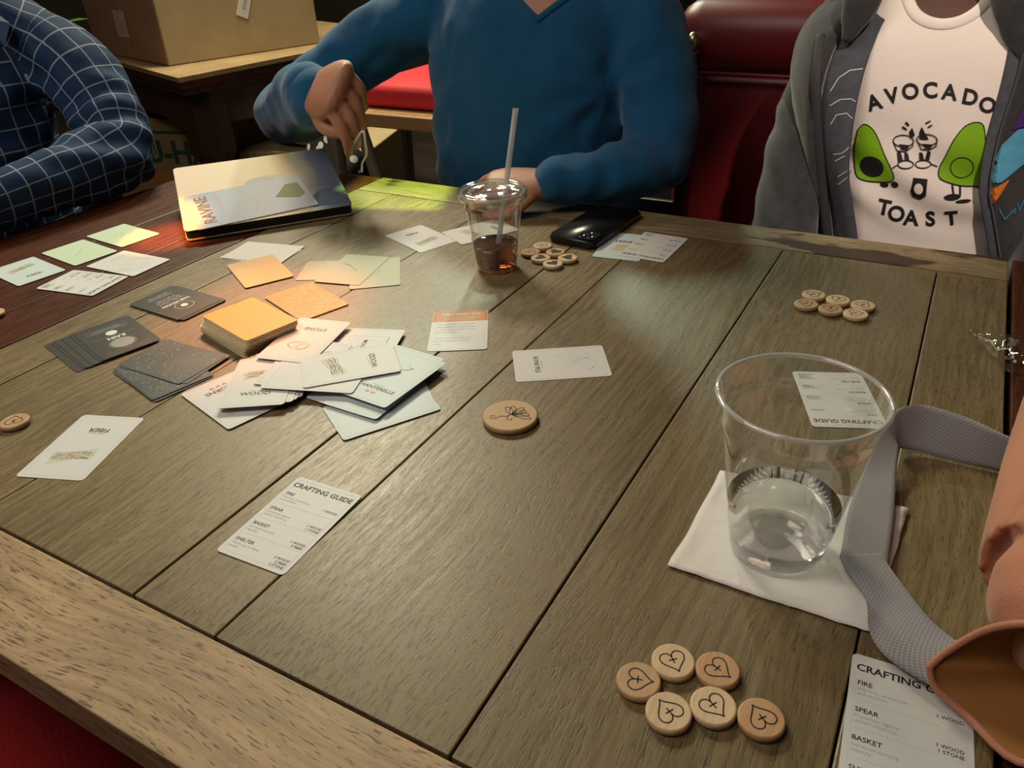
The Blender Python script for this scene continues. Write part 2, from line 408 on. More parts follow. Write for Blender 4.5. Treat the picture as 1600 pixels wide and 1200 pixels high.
# ruddy end panel facing left, strip of tape, label
b = bmesh.new(); box(b, -.0015, .0, .006, .674, .005, .54); obj('end_panel', b, M_CARDR, bc)
b = bmesh.new(); box(b, -.0032, -.0016, .31, .37, .02, .545); obj('packing_tape', b, mat('clear_tape', (.42, .25, .155), .18, .6), bc)
b = bmesh.new(); box(b, -.0048, -.0033, .285, .385, .075, .165); obj('torn_label', b, mat('torn_paper', (.62, .48, .38), .5, nscale=40, namt=.2), bc)
b = bmesh.new(); box(b, .30, .345, -.0022, -.0002, .20, .37, M=None)
lb = obj('address_label', b, M_WHITE, bc); lb.data.transform(Matrix.Translation((.34, 0, .20)) @ Matrix.Rotation(math.radians(24), 4, 'Y') @ Matrix.Translation((-.32, 0, -.28)))
b = bmesh.new(); box(b, .316, .328, -.0028, -.0023, .23, .35); lt = obj('label_print', b, M_GREY, bc); lt.data.transform(Matrix.Translation((.34, 0, .20)) @ Matrix.Rotation(math.radians(24), 4, 'Y') @ Matrix.Translation((-.32, 0, -.28)))
# small things left of carton
b = bmesh.new(); box(b, -.1, .1, -.06, .06, 0, .05, .004)
o = tag(obj('parcel', b, M_CARDR), 'small open carton on the background table behind the big one', 'box'); o.location = (-3.32, 2.45, .751); o.rotation_euler = (0, 0, .5)
pot = tag(empty('potted_plant', (-3.9, 2.75, 0)), 'leafy plant with bright green leaves at the top left corner of the view', 'plant')
b = bmesh.new(); lathe(b, [(0, 0), (.14, 0), (.18, .35), (.19, .36), (.17, .36), (.16, .33), (0, .33)], 24, Matrix.Translation((0, 0, 0))); obj('pot', b, mat('pot_clay', (.05, .04, .035), .7), pot, True)
b = bmesh.new(); tube(b, [(0, 0, .3, .012, .012), (.03, .02, .7, .010, .010), (.0, .0, 1.1, .008, .008)], 8); obj('stem', b, mat('stem_green', (.05, .10, .03), .6), pot, True)
for i in range(9):
    a = i*2.4; z = .68+.05*i; r = .20
    b = bmesh.new()
    pts = [(0, 0), (.05, .035), (.12, .045), (.2, .02), (.24, 0), (.2, -.02), (.12, -.045), (.05, -.035)]
    f = [b.verts.new((p[0], p[1], -.9*p[0]**2+abs(p[1])*.2)) for p in pts]; mid = [b.verts.new((x, 0, -.9*x*x)) for x in (.05, .12, .2)]
    b.faces.new((f[0], f[1], mid[0])); b.faces.new((f[0], mid[0], f[7])); b.faces.new((f[1], f[2], mid[1], mid[0])); b.faces.new((mid[0], mid[1], f[6], f[7]))
    b.faces.new((f[2], f[3], mid[2], mid[1])); b.faces.new((mid[1], mid[2], f[5], f[6])); b.faces.new((f[3], f[4], mid[2])); b.faces.new((mid[2], f[4], f[5]))
    lf = obj('leaf', b, mat('leaf_green', (.16, .42, .04), .4), pot, True); sd = lf.modifiers.new('s', 'SOLIDIFY'); sd.thickness = .002
    lf.location = (0.01, 0, z); lf.rotation_euler = (0, -.3, a)
# cartons on the floor under it
def word(o, s_, x, y, z, size, mt, face='front'):
    i = Ink(0).text(s_, 0, 0, size, off=.03).make('printed_word', mt, o); i.rotation_euler = (PI/2, 0, 0); i.location = (x, y, z); return i
o, s = carton('cardboard_box', Vector((-3.17, 2.08, 0)), Vector((.97, .24, 0)), Vector((-.24, .97, 0)), .62, .45, 0.0, .50, mat('cardboard_print', (.30, .20, .10), .75, .2, nscale=12, namt=.15), 'brown carton with green lettering under the background table')
word(o, 'U-HAUL', .42, -.0012, .36, .13, mat('print_green', (.02, .07, .045), .7))
b = bmesh.new(); box(b, .1, .61, -.0012, -.0002, .24, .28); obj('printed_stripe', b, mat('print_orange', (.50, .18, .04), .7), o)
b = bmesh.new(); box(b, .1, .61, -.0012, -.0002, .44, .452); obj('printed_line', b, mat('print_green', (.02, .07, .045), .7), o)
o, s = carton('cardboard_box', Vector((-2.38, 2.08, 0)), Vector((.95, .31, 0)), Vector((-.31, .95, 0)), .52, .4, 0.0, .43, M_CARD_, 'plain tan carton on the floor right of the table leg')
b = bmesh.new(); box(b, .0, .52, -.0012, -.0002, .20, .206); obj('seam', b, mat('print_green', (.02, .07, .045), .7), o)
b = bmesh.new(); box(b, .20, .206, -.0012, -.0002, .0, .42); obj('seam', b, M_CARDR, o)
M_BAGC = mat('cloudy_plastic', (.50, .47, .38), .25, .6)
b = bmesh.new(); tube(b, [(-2.28, 2.20, .485, .04, .03), (-2.20, 2.22, .50, .09, .05), (-2.08, 2.27, .49, .09, .04), (-2.0, 2.30, .475, .03, .02)], 14)
o = fuse('plastic_bag', b, M_BAGC, .012, smooth=2, folds=lambda c: .018*noise.noise(c*22)); tag(o, 'crumpled cloudy plastic bag on top of the plain carton', 'bag')
# spotted fabric bag
def spotmat():
    mt, n, l, b = newmat('spotted_cloth'); tc = N(n, 'ShaderNodeTexCoord'); v = N(n, 'ShaderNodeTexVoronoi'); v.inputs['Scale'].default_value = 24
    l.new(tc.outputs['Object'], v.inputs['Vector']); r = N(n, 'ShaderNodeValToRGB'); r.color_ramp.interpolation = 'CONSTANT'
    r.color_ramp.elements[0].color = (.62, .62, .58, 1); r.color_ramp.elements[1].position = .34; r.color_ramp.elements[1].color = (.006, .006, .007, 1)
    l.new(v.outputs['Distance'], r.inputs[0]); l.new(r.outputs[0], b.inputs['Base Color']); b.inputs['Roughness'].default_value = .8; return mt
b = bmesh.new(); tube(b, [(-1.84, 2.05, .0, .16, .12), (-1.84, 2.05, .2, .20, .13), (-1.86, 2.05, .4, .15, .10), (-1.88, 2.06, .56, .06, .05)], 20, ref=(0, 1, 0))
o = fuse('fabric_bag', b, spotmat(), .014, smooth=3, folds=lambda c: .02*noise.noise(c*12)); tag(o, 'black cloth bag with white spots on the floor behind the man in blue', 'bag')
b = bmesh.new(); tube(b, [(-1.57, 1.74, .0, .06, .05), (-1.58, 1.74, .2, .07, .06), (-1.56, 1.74, .38, .045, .03)], 16, ref=(0, 1, 0))
o = fuse('paper_sack', b, mat('pale_paper', (.50, .44, .32), .7), .012, smooth=2, folds=lambda c: .014*noise.noise(c*20)); tag(o, 'pale crumpled paper sack between spotted bag and chair legs', 'bag')
# chair with red cushion behind
ch = tag(empty('side_chair'), 'wooden chair with a bright red cushion behind the man in blue', 'chair')
a = PY(560, 202, 1.85); c = PY(655, 170, 1.85)
cx0, cz = -1.72, .66
b = bmesh.new(); box(b, -1.78, -1.22, 1.84, 2.28, .635, .675, .004); obj('seat', b, M_PINE, ch)
b = bmesh.new(); box(b, -1.60, -1.24, 1.90, 2.26, .676, .745, .02); obj('cushion', b, mat('cherry_cloth', (.55, .02, .03), .7, bump=.2), ch, True)
for x, y in ((-1.70, 1.88), (-1.27, 1.88), (-1.70, 2.24), (-1.27, 2.24)):
    b = bmesh.new(); tube(b, [(x, y, .635, .022, .022), (x*1.02+.02, y, .0, .016, .016)], 8, ref=(0, 1, 0), k=1, e=4); obj('leg', b, mat('ash_wood', (.17, .13, .09), .5), ch)
b = bmesh.new(); box(b, -1.69, -1.28, 1.87, 1.89, .22, .25); obj('stretcher', b, _mc['ash_wood'], ch)
b = bmesh.new(); tube(b, [(-1.58, 1.86, .634, .018, .014), (-1.47, 1.83, .3, .018, .014), (-1.43, 1.8, .0, .018, .014)], 8, ref=(0, 1, 0), e=4); obj('brace', b, _mc['ash_wood'], ch)
# dark cabinet and shelf far back
o = tag(empty('shelf_unit', (-2.9, 4.2, 0)), 'tall dark shelf unit with honey coloured boards against the back', 'shelf')
for x in (-.02, .95): b = bmesh.new(); box(b, x, x+.03, 0, .35, 0, 2.2); obj('side_panel', b, M_DKW, o)
for z in (.3, .62, .78, 1.15, 1.5, 1.9): b = bmesh.new(); box(b, .011, .949, 0, .35, z, z+.035, .002); obj('shelf_board', b, M_PINE, o)
b = bmesh.new(); box(b, .011, .949, .351, .36, 0, 2.2); obj('back_panel', b, M_DKW, o)
b = bmesh.new(); box(b, -1.36, -.5, 2.7, 3.2, 0, .62, .01); tag(obj('chest', b, mat('near_black', (.012, .011, .011), .5)), 'low near-black chest on the floor behind the red cushioned chair', 'chest')
for i, (x, y) in enumerate(((-1.38, 2.25), (-1.3, 2.35), (-1.22, 2.22), (-1.15, 2.31))):
    b = bmesh.new(); prism(b, [(p[0]*(1+.2*math.sin(i*3)), p[1]) for p in rrect(.11, .06, .02, 2)], 0, .012)
    o = tag(obj('paper_scrap', b, mat('pink_paper', (.55, .40, .33), .7)), 'pale pink paper scrap on the floor behind the table', 'paper', 'paper scraps on the floor'); o.location = (x, y, 0); o.rotation_euler = (0, 0, i*.7)

# red booth: seat, lower back panel, padded top roll
M_RED = mat('oxblood_vinyl', (.15, .010, .012), .42, .45, nscale=5, namt=.12)
bo = tag(empty('booth_bench'), 'dark red upholstered booth bench behind the two people at the far side', 'bench')
def padded(name, x0, x1, y0, y1, z0, z1, bev, amp=0):
    b = bmesh.new(); box(b, x0, x1, y0, y1, z0, z1); bmesh.ops.bevel(b, geom=b.edges[:], offset=bev, segments=4, affect='EDGES', profile=.5); return obj(name, b, M_RED, bo, True)
padded('seat', -.465, 1.3, 1.12, 1.62, .34, .46, .035)
padded('back_panel', -.52, 1.3, 1.60, 1.72, .40, .872, .02)
padded('top_roll', -.53, 1.3, 1.57, 1.75, .868, 1.002, .055)
b = bmesh.new(); box(b, -.45, 1.28, 1.2, 1.7, 0, .345); obj('plinth', b, M_DKW, bo)
b = bmesh.new(); tube(b, [(-.50, 1.575, .875, .004, .004), (1.3, 1.56, .875, .004, .004)], 8, k=1); obj('piping', b, M_RED, bo, True)
# cream cabinet far behind booth
b = bmesh.new(); box(b, -.75, 1.2, 3.4, 3.44, .80, 1.35, .01)
tag(obj('cream_cabinet', b, mat('cream_paint', (.75, .62, .42), .5)), 'cream painted cabinet showing above the booth', 'cabinet')
# red cushioned chair under the near edge
rc = tag(empty('dining_chair', (-.70, .02, 0)), 'dining chair with deep red seat pushed below the near table edge', 'chair')
b = bmesh.new(); box(b, -.2, .2, -.21, .21, .40, .46); bmesh.ops.bevel(b, geom=b.edges[:], offset=.02, segments=3, affect='EDGES'); obj('seat', b, mat('deep_red_cloth', (.30, .010, .012), .7, bump=.3), rc, True)
b = bmesh.new(); box(b, -.2, .2, -.21, .21, .36, .399, .004); obj('seat_frame', b, M_DKW, rc)
for x in (-.17, .17):
    for y in (-.18, .18): b = bmesh.new(); tube(b, [(x, y, .36, .02, .02), (x, y, 0, .014, .014)], 8, ref=(0, 1, 0), k=1, e=4); obj('leg', b, M_DKW, rc)

# ================================================================== CARDS
CW, CL, CT = .0655, .0975, .0004
_cb = {}
def cardmesh(mt):
    if mt.name in _cb: return _cb[mt.name]
    b = bmesh.new(); prism(b, rrect(CW, CL, .0035, 3), 0, CT-.00006)
    me = bpy.data.meshes.new('card'); bm_ = b; bmesh.ops.recalc_face_normals(b, faces=b.faces[:]); b.to_mesh(me); b.free(); me.materials.append(mt); _cb[mt.name] = me; return me
LIFT = {}
def fit(z, **k):
    """card pose on the table from measured corners"""
    L = {'TL': (-CW/2, CL/2), 'TR': (CW/2, CL/2), 'BL': (-CW/2, -CL/2), 'BR': (CW/2, -CL/2)}
    ks = list(k); W = [P(*k[a], z) for a in ks]; l = [L[a] for a in ks]; n = len(ks)
    wx = sum(p.x for p in W)/n; wy = sum(p.y for p in W)/n; lx = sum(p[0] for p in l)/n; ly = sum(p[1] for p in l)/n
    sn = cs = 0
    for p, q_ in zip(W, l):
        ax, ay = q_[0]-lx, q_[1]-ly; bx, by = p.x-wx, p.y-wy; cs += ax*bx+ay*by; sn += ax*by-ay*bx
    a = math.atan2(sn, cs); c, s_ = math.cos(a), math.sin(a)
    return wx-(lx*c-ly*s_), wy-(lx*s_+ly*c), a
def card(mt, label, z=TZ, name='playing_card', group='cards of the survival game', pose=None, tilt=None, **k):
    x, y, a = pose or fit(z+CT, **k)
    o = bpy.data.objects.new(name, cardmesh(mt)); C.objects.link(o); o.location = (x, y, z+.0001); o.rotation_euler = (tilt[0] if tilt else 0, tilt[1] if tilt else 0, a)
    tag(o, label, 'card', group); return o
IZ = CT+.00008-.00006
def border(o, mt=None): Ink(IZ).line(rrect(CW-.007, CL-.007, .002, 3), .00025, True).make('printed_border', mt or M_LGREY, o)
def strokes(seed, n, w=.03, h=.008, cx=0, cy=.012, rot=0):
    r = random.Random(seed); out = []
    for i in range(n):
        y0 = (i/(n-1)-.5)*h if n > 1 else 0
        pts = [((t/7-.5)*w*(1-.1*r.random()), y0*(1+.7*abs(t/7-.5)) + r.uniform(-.0007, .0007)) for t in range(8)]
        c, s_ = math.cos(rot), math.sin(rot); out.append([(cx+a*c-b_*s_, cy+a*s_+b_*c) for a, b_ in pts])
    return out
def resource(o, title, seed=1, hearts=0, art='sticks', inkm=None):
    border(o)
    i = Ink(IZ).text(title, 0, -.025, .0088 if len(title) < 8 else .0072, off=.012)
    i.line([(-.008, -.0195), (.008, -.0195)], .0003); i.make('printed_title', M_INK, o)
    a = Ink(IZ)
    if art == 'sticks':
        for s_ in strokes(seed, 6, .042, .010, 0, .016, .30): a.line(s_, .0010)
        for s_ in strokes(seed+5, 5, .036, .008, .001, .015, .10): a.line(s_, .0008)
    elif art == 'stone':
        a.ring(0, .014, .012, .0012, .008); a.ring(.006, .013, .008, .0008, .005); a.ring(-.005, .016, .006, .0007, .006)
    elif art == 'bones':
        for (x0, y0, x1, y1) in ((-.014, .030, .012, .002), (.014, .030, -.010, .004), (-.016, .012, -.004, .028)):
            dx, dy = x1-x0, y1-y0; L = math.hypot(dx, dy); nx, ny = -dy/L*.0022, dx/L*.0022
            pts = [(x0+nx*1.8, y0+ny*1.8), (x0+dx*.2+nx, y0+dy*.2+ny), (x0+dx*.8+nx, y0+dy*.8+ny), (x1+nx*1.8, y1+ny*1.8), (x1+dx*.06, y1+dy*.06), (x1-nx*1.8, y1-ny*1.8), (x0+dx*.8-nx, y0+dy*.8-ny), (x0+dx*.2-nx, y0+dy*.2-ny), (x0-nx*1.8, y0-ny*1.8), (x0-dx*.06, y0-dy*.06)]
            a.line(pts, .0008, True)
        a.line([(.004+.011*math.cos(t/10*PI), .026+.011*math.sin(t/10*PI)) for t in range(11)], .0012); a.ring(-.016, -.001, .003, .0007)
    elif art == 'mushroom':
        a.poly([(.009*math.cos(PI*t/10), .018+.007*math.sin(PI*t/10)) for t in range(11)]); a.line([(0, .018), (.001, .006)], .003)
    elif art == 'knife':
        a.line([(-.012, .006), (.010, .022)], .002); a.line([(-.010, .012), (-.004, .004)], .0015); a.line([(.001, .026), (.010, .022), (.004, .014)], .001)
    a.make('printed_art', inkm or M_SAND, o)
    if hearts:
        h = Ink(IZ)
        for q_ in range(hearts):
            x = (q_-(hearts-1)/2)*.007; h.poly(heartpts(x, -.033, .0026))
        h.make('printed_heart', M_PINKI, o)
def heartpts(cx, cy, s_, rot=0, k=24):
    out = []
    for i in range(k):
        t = 2*PI*i/k; x = 16*math.sin(t)**3/16; y = (13*math.cos(t)-5*math.cos(2*t)-2*math.cos(3*t)-math.cos(4*t))/15
        c, q_ = math.cos(rot), math.sin(rot); out.append((cx+s_*(x*c-y*q_), cy+s_*(x*q_+y*c)))
    return out
def guide(o):
    border(o)
    Ink(IZ).text('CRAFTING GUIDE', 0, .0385, .0074, off=.022).make('printed_title', M_INK, o)
    h = Ink(IZ); t = Ink(IZ); r = Ink(IZ); ln = Ink(IZ)
    rows = [('FIRE', ['Warmth, protection,', 'and comfort.'], ['1 WOOD']), ('SPEAR', ['Protection against', 'violent creatures.'], ['1 WOOD', '1 STONE']),
            ('BASKET', ['Increased carrying', 'capacity.'], ['1 WOOD', '2 FIBER']), ('SHELTER', ['Warms up to three', 'people.'], ['2 WOOD', '2 FIBER', '2 STONE'])]
    for i, (a, b_, c) in enumerate(rows):
        y = .027-.0195*i
        h.text(a, -.028, y, .0046, align='L', off=.012)
        for j, s_ in enumerate(b_): t.text(s_, -.028, y-.0044-.0034*j, .0033, align='L', off=.0)
        for j, s_ in enumerate(c): r.text(s_, .028, y-.0062-.0036*j + (.0015 if len(c) == 3 else 0), .0034, align='R', off=.01)
        if i < 3: ln.line([(-.028, y-.0125), (.028, y-.0125)], .0002)
    h.make('printed_headings', M_INK, o); t.make('printed_text', M_GREY, o); r.make('printed_costs', M_INK, o); ln.make('printed_rules', M_LGREY, o)

FR = 'single cards laid on the table'
o = card(M_WHITE, 'white crafting guide card lying alone at the near left of the table', TL=(468, 745), TR=(565, 775), BR=(440, 898), BL=(340, 860)); guide(o)
o = card(M_WHITE, 'white FIBER card lying alone at far left near the table end', TL=(130, 752), TR=(28, 741), BR=(122, 648), BL=(231, 655)); resource(o, 'FIBER', 3)
o = card(M_WHITE, 'white BONE PILE card with drawing of bones, alone in the middle of the table', TL=(938, 539), TR=(953, 588), BR=(811, 598), BL=(802, 547)); resource(o, 'BONE PILE', 2, art='bones', inkm=M_LGREY)
o = card(M_WHITE, 'white card with a rust orange header band beside the big card pile', TL=(676, 487), TR=(762, 486), BR=(764, 546), BL=(668, 548)); border(o)
Ink(IZ).poly([(-.0325, .022), (.0325, .022), (.0325, .0455), (.0295, .0485), (-.0295, .0485), (-.0325, .0455)]).make('printed_band', M_RUST, o)
Ink(IZ+.0001).text('THE CRAZY EYE', 0, .040, .0066, off=.02).text('You keep seeing something', 0, .0315, .0036).text('move between the trees.', 0, .0270, .0036).make('printed_title', M_WINK, o)
t = Ink(IZ)
for j, s_ in enumerate(['Once each night, choose one', 'other player and keep an eye', 'on them, always. Both of you', 'share the watch.', '', 'When the moon is up, you', 'may not sleep or rest for', 'a day.']): t.text(s_, -.027, .015-.0068*j, .0038, align='L')
t.make('printed_text', M_GREY, o)
o = card(M_WHITE, 'white crafting guide card at the near right corner, partly under the peach bag', TL=(1330, 1040), BL=(1309, 1208)); guide(o)
o = card(M_WHITE, 'white crafting guide card seen through the big clear cup', TL=(1381, 668), TR=(1275, 668), BR=(1240, 581)); guide(o)
# left leaf
o = card(M_MINT, 'pale mint card on the dark leaf, nearest the dark game box', TL=(134, 371), TR=(196, 348), BR=(251, 365), BL=(187, 386))
Ink(IZ).line([(-.01, -.01), (0, .0), (.008, .012)], .0006).line([(-.012, .004), (.0, .0), (.012, .002)], .0005).make('printed_art', M_SAGE, o)
o = card(M_MINT, 'pale mint card on the dark leaf, second from the dark game box', TL=(64, 397), TR=(130, 372), BR=(186, 393), BL=(115.5, 415))
Ink(IZ).line([(-.012, -.012), (0, .0), (.014, .014)], .0008).line([(-.004, -.004), (.002, -.010)], .0006).make('printed_art', M_SAGE, o)
o = card(M_PALE, 'pale blue FIBER card on the dark leaf at the left edge', TL=(28, 448.6), TR=(-24, 425), BR=(53, 401), BL=(103.5, 421.6))
x_, y_, a_ = fit(TZ, TR=(53, 401), BR=(103.5, 421.6), BL=(28, 448.6)); o.location.x = x_; o.location.y = y_; o.rotation_euler.z = a_; 
resource(o, 'FIBER', 4)
o = card(M_WHITE, 'white crafting guide card on the dark leaf by the blue checked sleeve', TL=(200, 433), TR=(145.5, 462.4), BR=(57, 451.6), BL=(114, 419.5)); guide(o)
o = card(M_WHITE, 'white card with contour line pattern on the dark leaf', TL=(134, 417), TR=(195, 391), BR=(266, 405), BL=(207, 431.5))
i = Ink(IZ)
for q_ in range(7):
    i.line([((.003+.0045*q_)*math.cos(t/18*PI)*(1+.15*math.sin(3*t/18*PI+q_)), (.003+.0062*q_)*math.sin(t/18*PI)*(1+.12*math.cos(2*t/18*PI+q_))) for t in range(36)], .00035, True)
i.make('printed_contours', M_GREY, o)
# orange lit papers, back row
o = card(M_WHITE, 'white card at bottom of the orange-lit trio by the game box', TL=(340, 402), TR=(388, 378), BR=(479, 390), z=TZ)
o = card(M_WHITE, 'white card in the middle of the orange-lit trio by the game box', TL=(343, 405), TR=(390, 375), BR=(476, 385), z=TZ+.0006)
o = card(M_AMBER_LIT, 'plain pale tan card with orange light in its colour, topmost of the trio by the game box', TL=(352, 413), TR=(427, 395), BR=(460.5, 432), BL=(383.5, 453), z=TZ+.0012)
# sage trio
o = card(M_SAGE, 'sage green card, left one of the overlapping trio', TL=(467, 439), TR=(487, 405.5), z=TZ, BR=(578, 408))
o = card(M_SAGE, 'sage green card, right one of the overlapping trio', TR=(635, 406.5), BR=(627, 438.5), z=TZ+.0005, TL=(540, 408)); Ink(IZ).line([(-.012, -.022), (.008, .008)], .0005).make('printed_art', M_CHAR, o)
o = card(M_SAGE, 'sage green card lying on top in the middle of the trio', TL=(535, 397), TR=(595, 409), BR=(569, 446.5), BL=(506, 431), z=TZ+.001)
Ink(IZ).line([(-.022, .020), (-.012, .012), (.010, -.006)], .0009).line([(-.022, .012), (-.008, .014)], .0006).make('printed_art', M_CHAR, o)
# gold pack
pose = fit(TZ, TL=(411, 467), TR=(485, 442), BR=(554, 477), BL=(467, 502))
for k in range(4):
    card(M_GOLD, 'gold backed card in the thin pack behind the tall deck', TZ+k*.00042, group='cards of the thin gold pack', pose=(pose[0]+.0006*math.sin(k*2), pose[1]+.0006*math.cos(k*3), pose[2]+.008*math.sin(k)))
# tall deck
p2 = fit(TZ+.022, TL=(320, 495), TR=(395, 463), BR=(462, 499), BL=(381, 534)); p2 = (p2[0], p2[1], p2[2])
nd = 50
for k in range(nd):
    f = k/(nd-1)
    sx = -.0035*(1-f)*math.sin(f*5) ; j = .0006
    card(M_DECK_LIT if k == nd-1 else M_CREAM, 'cream card with orange light in its colour lying on top of the tall deck' if k == nd-1 else 'cream edged card stacked in the tall deck', TZ+k*.00043, group='cards of the tall deck',
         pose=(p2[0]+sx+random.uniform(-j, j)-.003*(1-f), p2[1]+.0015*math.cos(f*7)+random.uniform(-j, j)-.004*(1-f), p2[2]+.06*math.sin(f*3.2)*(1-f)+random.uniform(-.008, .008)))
top = S.collection.objects[-1]
pat = Ink(IZ)
for a in range(9):
    for b_ in range(13): pat.line([(-.027+a*.0067, -.042+b_*.007), (-.0236+a*.0067, -.0385+b_*.007), (-.0203+a*.0067, -.042+b_*.007)], .0006)
deck_top = [o_ for o_ in C.objects if o_.get('label') == 'cream card with orange light in its colour lying on top of the tall deck'][0]
pat.make('printed_pattern', mat('ink_ochre', (.58, .42, .16), .5), deck_top)
# dark stacks
def darkface(o, title):
    Ink(IZ).ring(0, .018, .0115, .0005).disc(0, .018, .0045).make('printed_emblem', M_WINK, o)
    Ink(IZ).text(title, 0, .0015, .0075, off=.03).make('printed_title', M_WINK, o)
    t = Ink(IZ)
    for j, s_ in enumerate(['Each player may search', 'again at dawn, then add', 'one night of hunger.', '', 'Cold and wet: lose one', 'heart without a fire.']): t.text(s_, 0, -.007-.0055*j, .0036)
    t.make('printed_text', M_LGREY, o)
for k in range(5):
    ps = fit(TZ, TL=(358, 468), TR=(285, 505), BR=(205, 478), BL=(278, 448)) if k < 4 else fit(TZ+.002, TL=(347, 467), TR=(276, 505), BR=(201.5, 477), BL=(270, 443))
    o = card(M_CHAR, 'charcoal card in the small dark pack beside the orange-lit cards' if k < 4 else 'charcoal card with round white emblem, topmost of the pack behind the others', TZ+k*.0005, group='dark pack nearest the leaf', pose=ps)
darkface(o, 'THE MOON')
for k in range(6):
    f = k/5
    ps = fit(TZ+.002, TL=(248, 530), BL=(206, 489), TR=(163, 569))
    o = card(M_CHAR, ('charcoal RAIN card, topmost of the left dark fan' if k == 5 else 'charcoal card in the left dark fan, %s' % ('leftmost', 'second from left', 'third from left', 'second under the top one', 'directly under the top one')[k]), TZ+k*.0005, group='left dark fan', pose=(ps[0]-.010*(1-f), ps[1]-.030*(1-f)+.002*math.sin(k*2), ps[2]+.04*(1-f)))
    if k == 3: Ink(IZ).poly([(-.02, .049), (.0, .049), (.0, .043), (-.02, .043)]).make('printed_band', mat('ink_sky', (.20, .36, .42), .5), o)
o2 = Ink(IZ); o2.ring(0, .020, .0145, .0006); o2.disc(0, .020, .0130); o2.make('printed_emblem', mat('ink_mid_grey', (.30, .30, .29), .5), o)
a = Ink(IZ+.0001); a.disc(0, -.014, .0065); a.text('RAIN', 0, .001, .0090, off=.03); a.make('printed_title', M_WINK, o)
a = Ink(IZ+.0001)
for yy in (.038, .043, -.005, -.024, -.028, -.034): a.line([(-.024, yy), (.024, yy)], .0004)
a.text('Find shelter or lose warmth', 0, -.0245, .0034).text('tonight and tomorrow.', 0, -.0295, .0034); a.make('printed_text', M_GREY, o)
def dotface(o, seed):
    r = random.Random(seed); a = Ink(IZ); b_ = Ink(IZ)
    for q_ in range(260):
        x, y = r.uniform(-.030, .030), r.uniform(-.046, .046); (a if q_ % 3 else b_).disc(x, y, r.uniform(.0003, .0007), k=5)
    a.make('printed_stars', mat('ink_teal', (.22, .32, .34), .5), o); b_.make('printed_stars', M_LGREY, o)
M_NIGHT = mat('card_night', (.085, .105, .11), .35, .5, nscale=18, namt=.2)
ps = fit(TZ, TL=(337, 583), TR=(240, 634), BR=(174, 577), BL=(270, 545))
for k in range(4):
    q_ = fit(TZ, BR=(174, 577), TR=(240, 634), TL=(337, 586))
    o = card(M_NIGHT, 'star patterned dark card in the lower part of the teal fan' if k < 3 else 'star patterned dark card half covered at the near side of the teal fan', TZ+k*.0005, group='teal fan', pose=(q_[0]+.002*math.sin(k*2), q_[1]+.0015*math.cos(k*2.4), q_[2]+.02*math.sin(k*1.7)))
dotface(o, 4)
for k, lab in ((4, 'star patterned dark card just under the topmost of the teal fan'), (5, 'star patterned dark card topmost in the teal fan, touching the tall deck')):
    q_ = fit(TZ+.0025, TL=(249, 529), TR=(182, 577), BR=(289, 601), BL=(356, 551))
    o = card(M_NIGHT, lab, TZ+k*.0005, group='teal fan', pose=(q_[0]+(.004 if k == 4 else 0), q_[1]+(.001 if k == 4 else 0), q_[2]+(.07 if k == 4 else 0))); dotface(o, k)
# big white pile, from the bottom up
Z = TZ
def pile(mt, label, **k):
    global Z
    o = card(mt, label, Z, group='cards of the big white pile', **k); Z += .0006; return o
o = pile(M_PALE, 'pale blue card at the near right of the big pile, lowest there', TL=(649, 609), TR=(665, 634), BR=(560, 659)); border(o)
o = pile(M_PALE, 'pale blue card peeping out below the CHANTERELLE card', TL=(640, 612), TR=(650, 642), BR=(590, 662)); border(o)
o = pile(M_WHITE, 'white card with hearts at the lower left corner of the big pile', TL=(371, 663), TR=(293, 617), BR=(340, 578))
x_, y_, a_ = fit(Z, TL=(427, 632), TR=(371, 663), BR=(293, 617)); o.location.x = x_; o.location.y = y_; o.rotation_euler.z = a_; resource(o, 'ACORNS', 5, hearts=3)
for q_, wd_ in enumerate(('lowest of the fan', 'second of the fan', 'third of the fan', 'topmost of the fan')):
    o = pile(M_PALE, 'pale blue card at the near edge of the big pile, %s' % wd_, BL=(495+9*q_, 615+4*q_), BR=(552+10*q_, 652+1*q_), TR=(640+9*q_, 578+2*q_)); border(o)
o = pile(M_WHITE, 'white card at far right of the big pile with a plain face', BR=(630, 510), BL=(614, 570), TR=(505, 508)); border(o)
o = pile(M_WHITE, 'white card with a mushroom drawing at the back of the big pile', BR=(604, 519), BL=(590, 580), TR=(480, 517)); resource(o, 'MUSHROOM', 3, art='mushroom')
for q_, (dx, dy) in enumerate(((18, -8), (10, -4), (4, -1))):
    o = pile(M_WHITE, 'white card fanned beneath the near left WOOD card, %s' % ('peeping out furthest', 'in the middle', 'directly under it')[q_], TL=(383+dx, 557+dy), BR=(452+dx*1.2, 628+dy), BL=(345+dx, 640+dy)); border(o)
o = pile(M_WHITE, 'white WOOD card at the near left of the big pile', TL=(378, 560), TR=(474, 552), BR=(441, 633), BL=(333, 643)); resource(o, 'WOOD', 8)
o = pile(M_PALE, 'pale blue card under the right side of the CHANTERELLE card', TL=(640, 541), TR=(672, 556), BR=(600, 632)); border(o)
o = pile(M_PALE, 'pale blue CHANTERELLE card with two hearts at right of the big pile', TL=(628, 539), TR=(688, 569), BR=(605, 643)); resource(o, 'CHANTERELLE', 4, hearts=2, art='knife')
o = pile(M_WHITE, 'white MIST card half hidden between the two WOOD cards', BL=(416, 593), BR=(483, 607), TR=(535, 545)); 
resource(o, 'MIST', 4)
for c_ in o.children:
    if c_.name.startswith('printed_title'): c_.location = (-.014, .010, 0)
o = pile(M_WHITE, 'white card under the sideways WOOD card', BL=(541, 613), TL=(425, 604), BR=(574, 566)); border(o)
